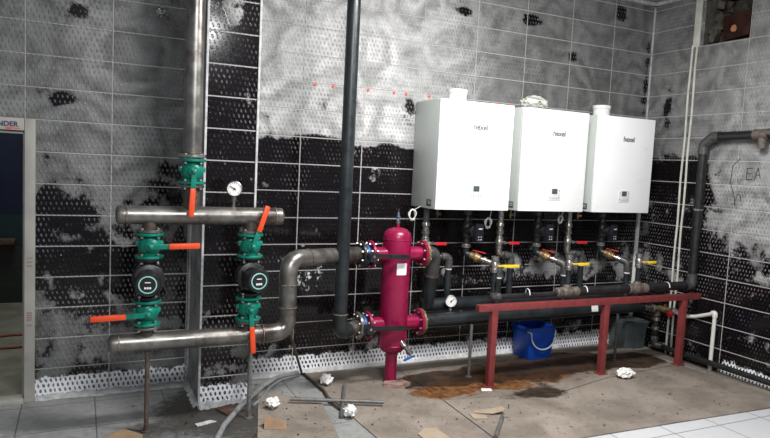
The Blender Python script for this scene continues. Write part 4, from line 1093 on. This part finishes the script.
def rod(label, a, b, r, m, cat='rod', name='metal_rod'):
    a, b = V(a), V(b); bm = B(); tube(bm, [a, b], r, 12); return tag(obj(name, bm, m), label, cat)
rod('grey rod lying crosswise over the other, left to right', (-3.66, -.585, .037), (-3.085, -.83, .037), .0125, M_['zinc'])
rod('grey rod lying beneath the other, pointing toward the viewer', (-3.19, -.39, .021), (-3.425, -.925, .021), .0125, M_['zinc'])
rod('short grey rod lying alone on the cardboard near the bottom edge', (-2.43, -1.27, .022), (-2.66, -1.52, .022), .0135, M_['zinc'])
bm = B(); tube(bm, [(-3.39, -.06, .018), (-3.385, -.25, .02), (-3.37, -.45, .02), (-3.40, -.66, .018), (-3.38, -.82, .016)], .009, 8); tag(obj('broken_stick', bm, M_['stick']), 'thin brown stick lying along the left edge of the tank\'s cardboard sheet', 'stick')
bm = B(); tube(bm, [(-3.43, -.03, .018), (-3.61, -.09, .018), (-3.75, -.24, .018), (-3.85, -.375, .018), (-3.985, -.56, .018), (-4.15, -.84, .018), (-4.26, -1.1, .018), (-4.3, -1.5, .018)], .0175, 12, .25); tag(obj('grey_hose', bm, M_['hose']), 'thick grey hose snaking over the floor from the wall past the pier', 'hose')
bm = B(); tube(bm, [(-3.43, -.075, .012), (-3.60, -.135, .012), (-3.72, -.28, .012), (-3.80, -.43, .012), (-3.9, -.56, .012)], .009, 8, .2); tag(obj('grey_cable', bm, M_['hose']), 'thinner grey cable lying beside the hose near the wall foot', 'cable')

# loose crumbs nobody could count
bm = B(); random.seed(11)
def crumb(x, y, s, z):
    b2 = [bm.verts.new((x+random.uniform(-s, s), y+random.uniform(-s, s), z + random.uniform(0, s*.8))) for _ in range(4)]
    for q in ((0, 1, 2), (0, 1, 3), (1, 2, 3), (0, 2, 3)): bm.faces.new([b2[i] for i in q])
for _ in range(900):
    k = random.random()
    if k < .5: x, y = random.gauss(-4.1, .22), random.gauss(-.6, .22)
    elif k < .75: x, y = random.uniform(-3.8, -2.2), random.uniform(-1.3, -.1)
    else: x, y = random.uniform(-2.6, -.2), random.uniform(-1.6, -.1)
    if PX0-.03 < x < PX1+.03 and y > PY-.03: continue
    if y > -.03 or x < -5.0: continue
    crumb(x, y, random.choice((.004, .005, .007, .011)), .003 if x < -3.85 else .009)
o = obj('floor_crumbs', bm, M_['dirt'], kind='stuff', flat=True); tag(o, 'dark crumbs and grit scattered over floor and cardboard', 'debris')

# ------------------------------------------------------------------ light
def area(name, loc, size, power, rot=(0, 0, 0), col=(1, 1, 1), sy=None):
    L = bpy.data.lights.new(name, 'AREA'); L.energy = power; L.color = col; L.size = size
    if sy: L.shape = 'RECTANGLE'; L.size_y = sy
    o = bpy.data.objects.new(name, L); COL.objects.link(o); o.location = loc; o.rotation_euler = rot
    return o
area('ceiling_and_fill_light', (-2.6, -2.0, 3.2), 1.2, 142, (math.radians(10), math.radians(0), 0), (1, .985, .96), .3)
area('ceiling_and_fill_light', (-4.0, -4.6, 3.15), 1.2, 132, (math.radians(24), 0, math.radians(-10)), (.97, .985, 1), .5)  # fill light added above the camera, no fitting known there
area('next_room_fill', (-5.3, 1.6, 3.0), .8, 26, (0, 0, 0), (.95, 1, .95))  # unseen fill, added to lift the dark room beyond the door
w = bpy.data.worlds.new('World'); SC.world = w; w.use_nodes = True
w.node_tree.nodes['Background'].inputs[0].default_value = (.75, .82, .9, 1); w.node_tree.nodes['Background'].inputs[1].default_value = .26
SC.view_settings.view_transform = 'Standard'; SC.view_settings.look = 'None'; SC.view_settings.exposure = 0

# ------------------------------------------------------------------ camera
yaw, pitch, roll = .4458, -.0833, .0493
fwd = V((math.sin(yaw)*math.cos(pitch), math.cos(yaw)*math.cos(pitch), math.sin(pitch)))
right = V((math.cos(yaw), -math.sin(yaw), 0)); up = right.cross(fwd)
r2 = right*math.cos(roll) + up*math.sin(roll); u2 = -right*math.sin(roll) + up*math.cos(roll)
cd = bpy.data.cameras.new('camera'); cam = bpy.data.objects.new('camera', cd); COL.objects.link(cam)
cd.sensor_width = 36; cd.sensor_fit = 'HORIZONTAL'; cd.lens = 642.6254/770*36; cd.clip_start = .05
Mx = Matrix((r2, u2, -fwd)).transposed().to_4x4(); Mx.translation = V((-4.9422, -4.598, 1.6211)); cam.matrix_world = Mx
SC.camera = cam
for o in bpy.data.objects:
    if '_b' in o: del o['_b']
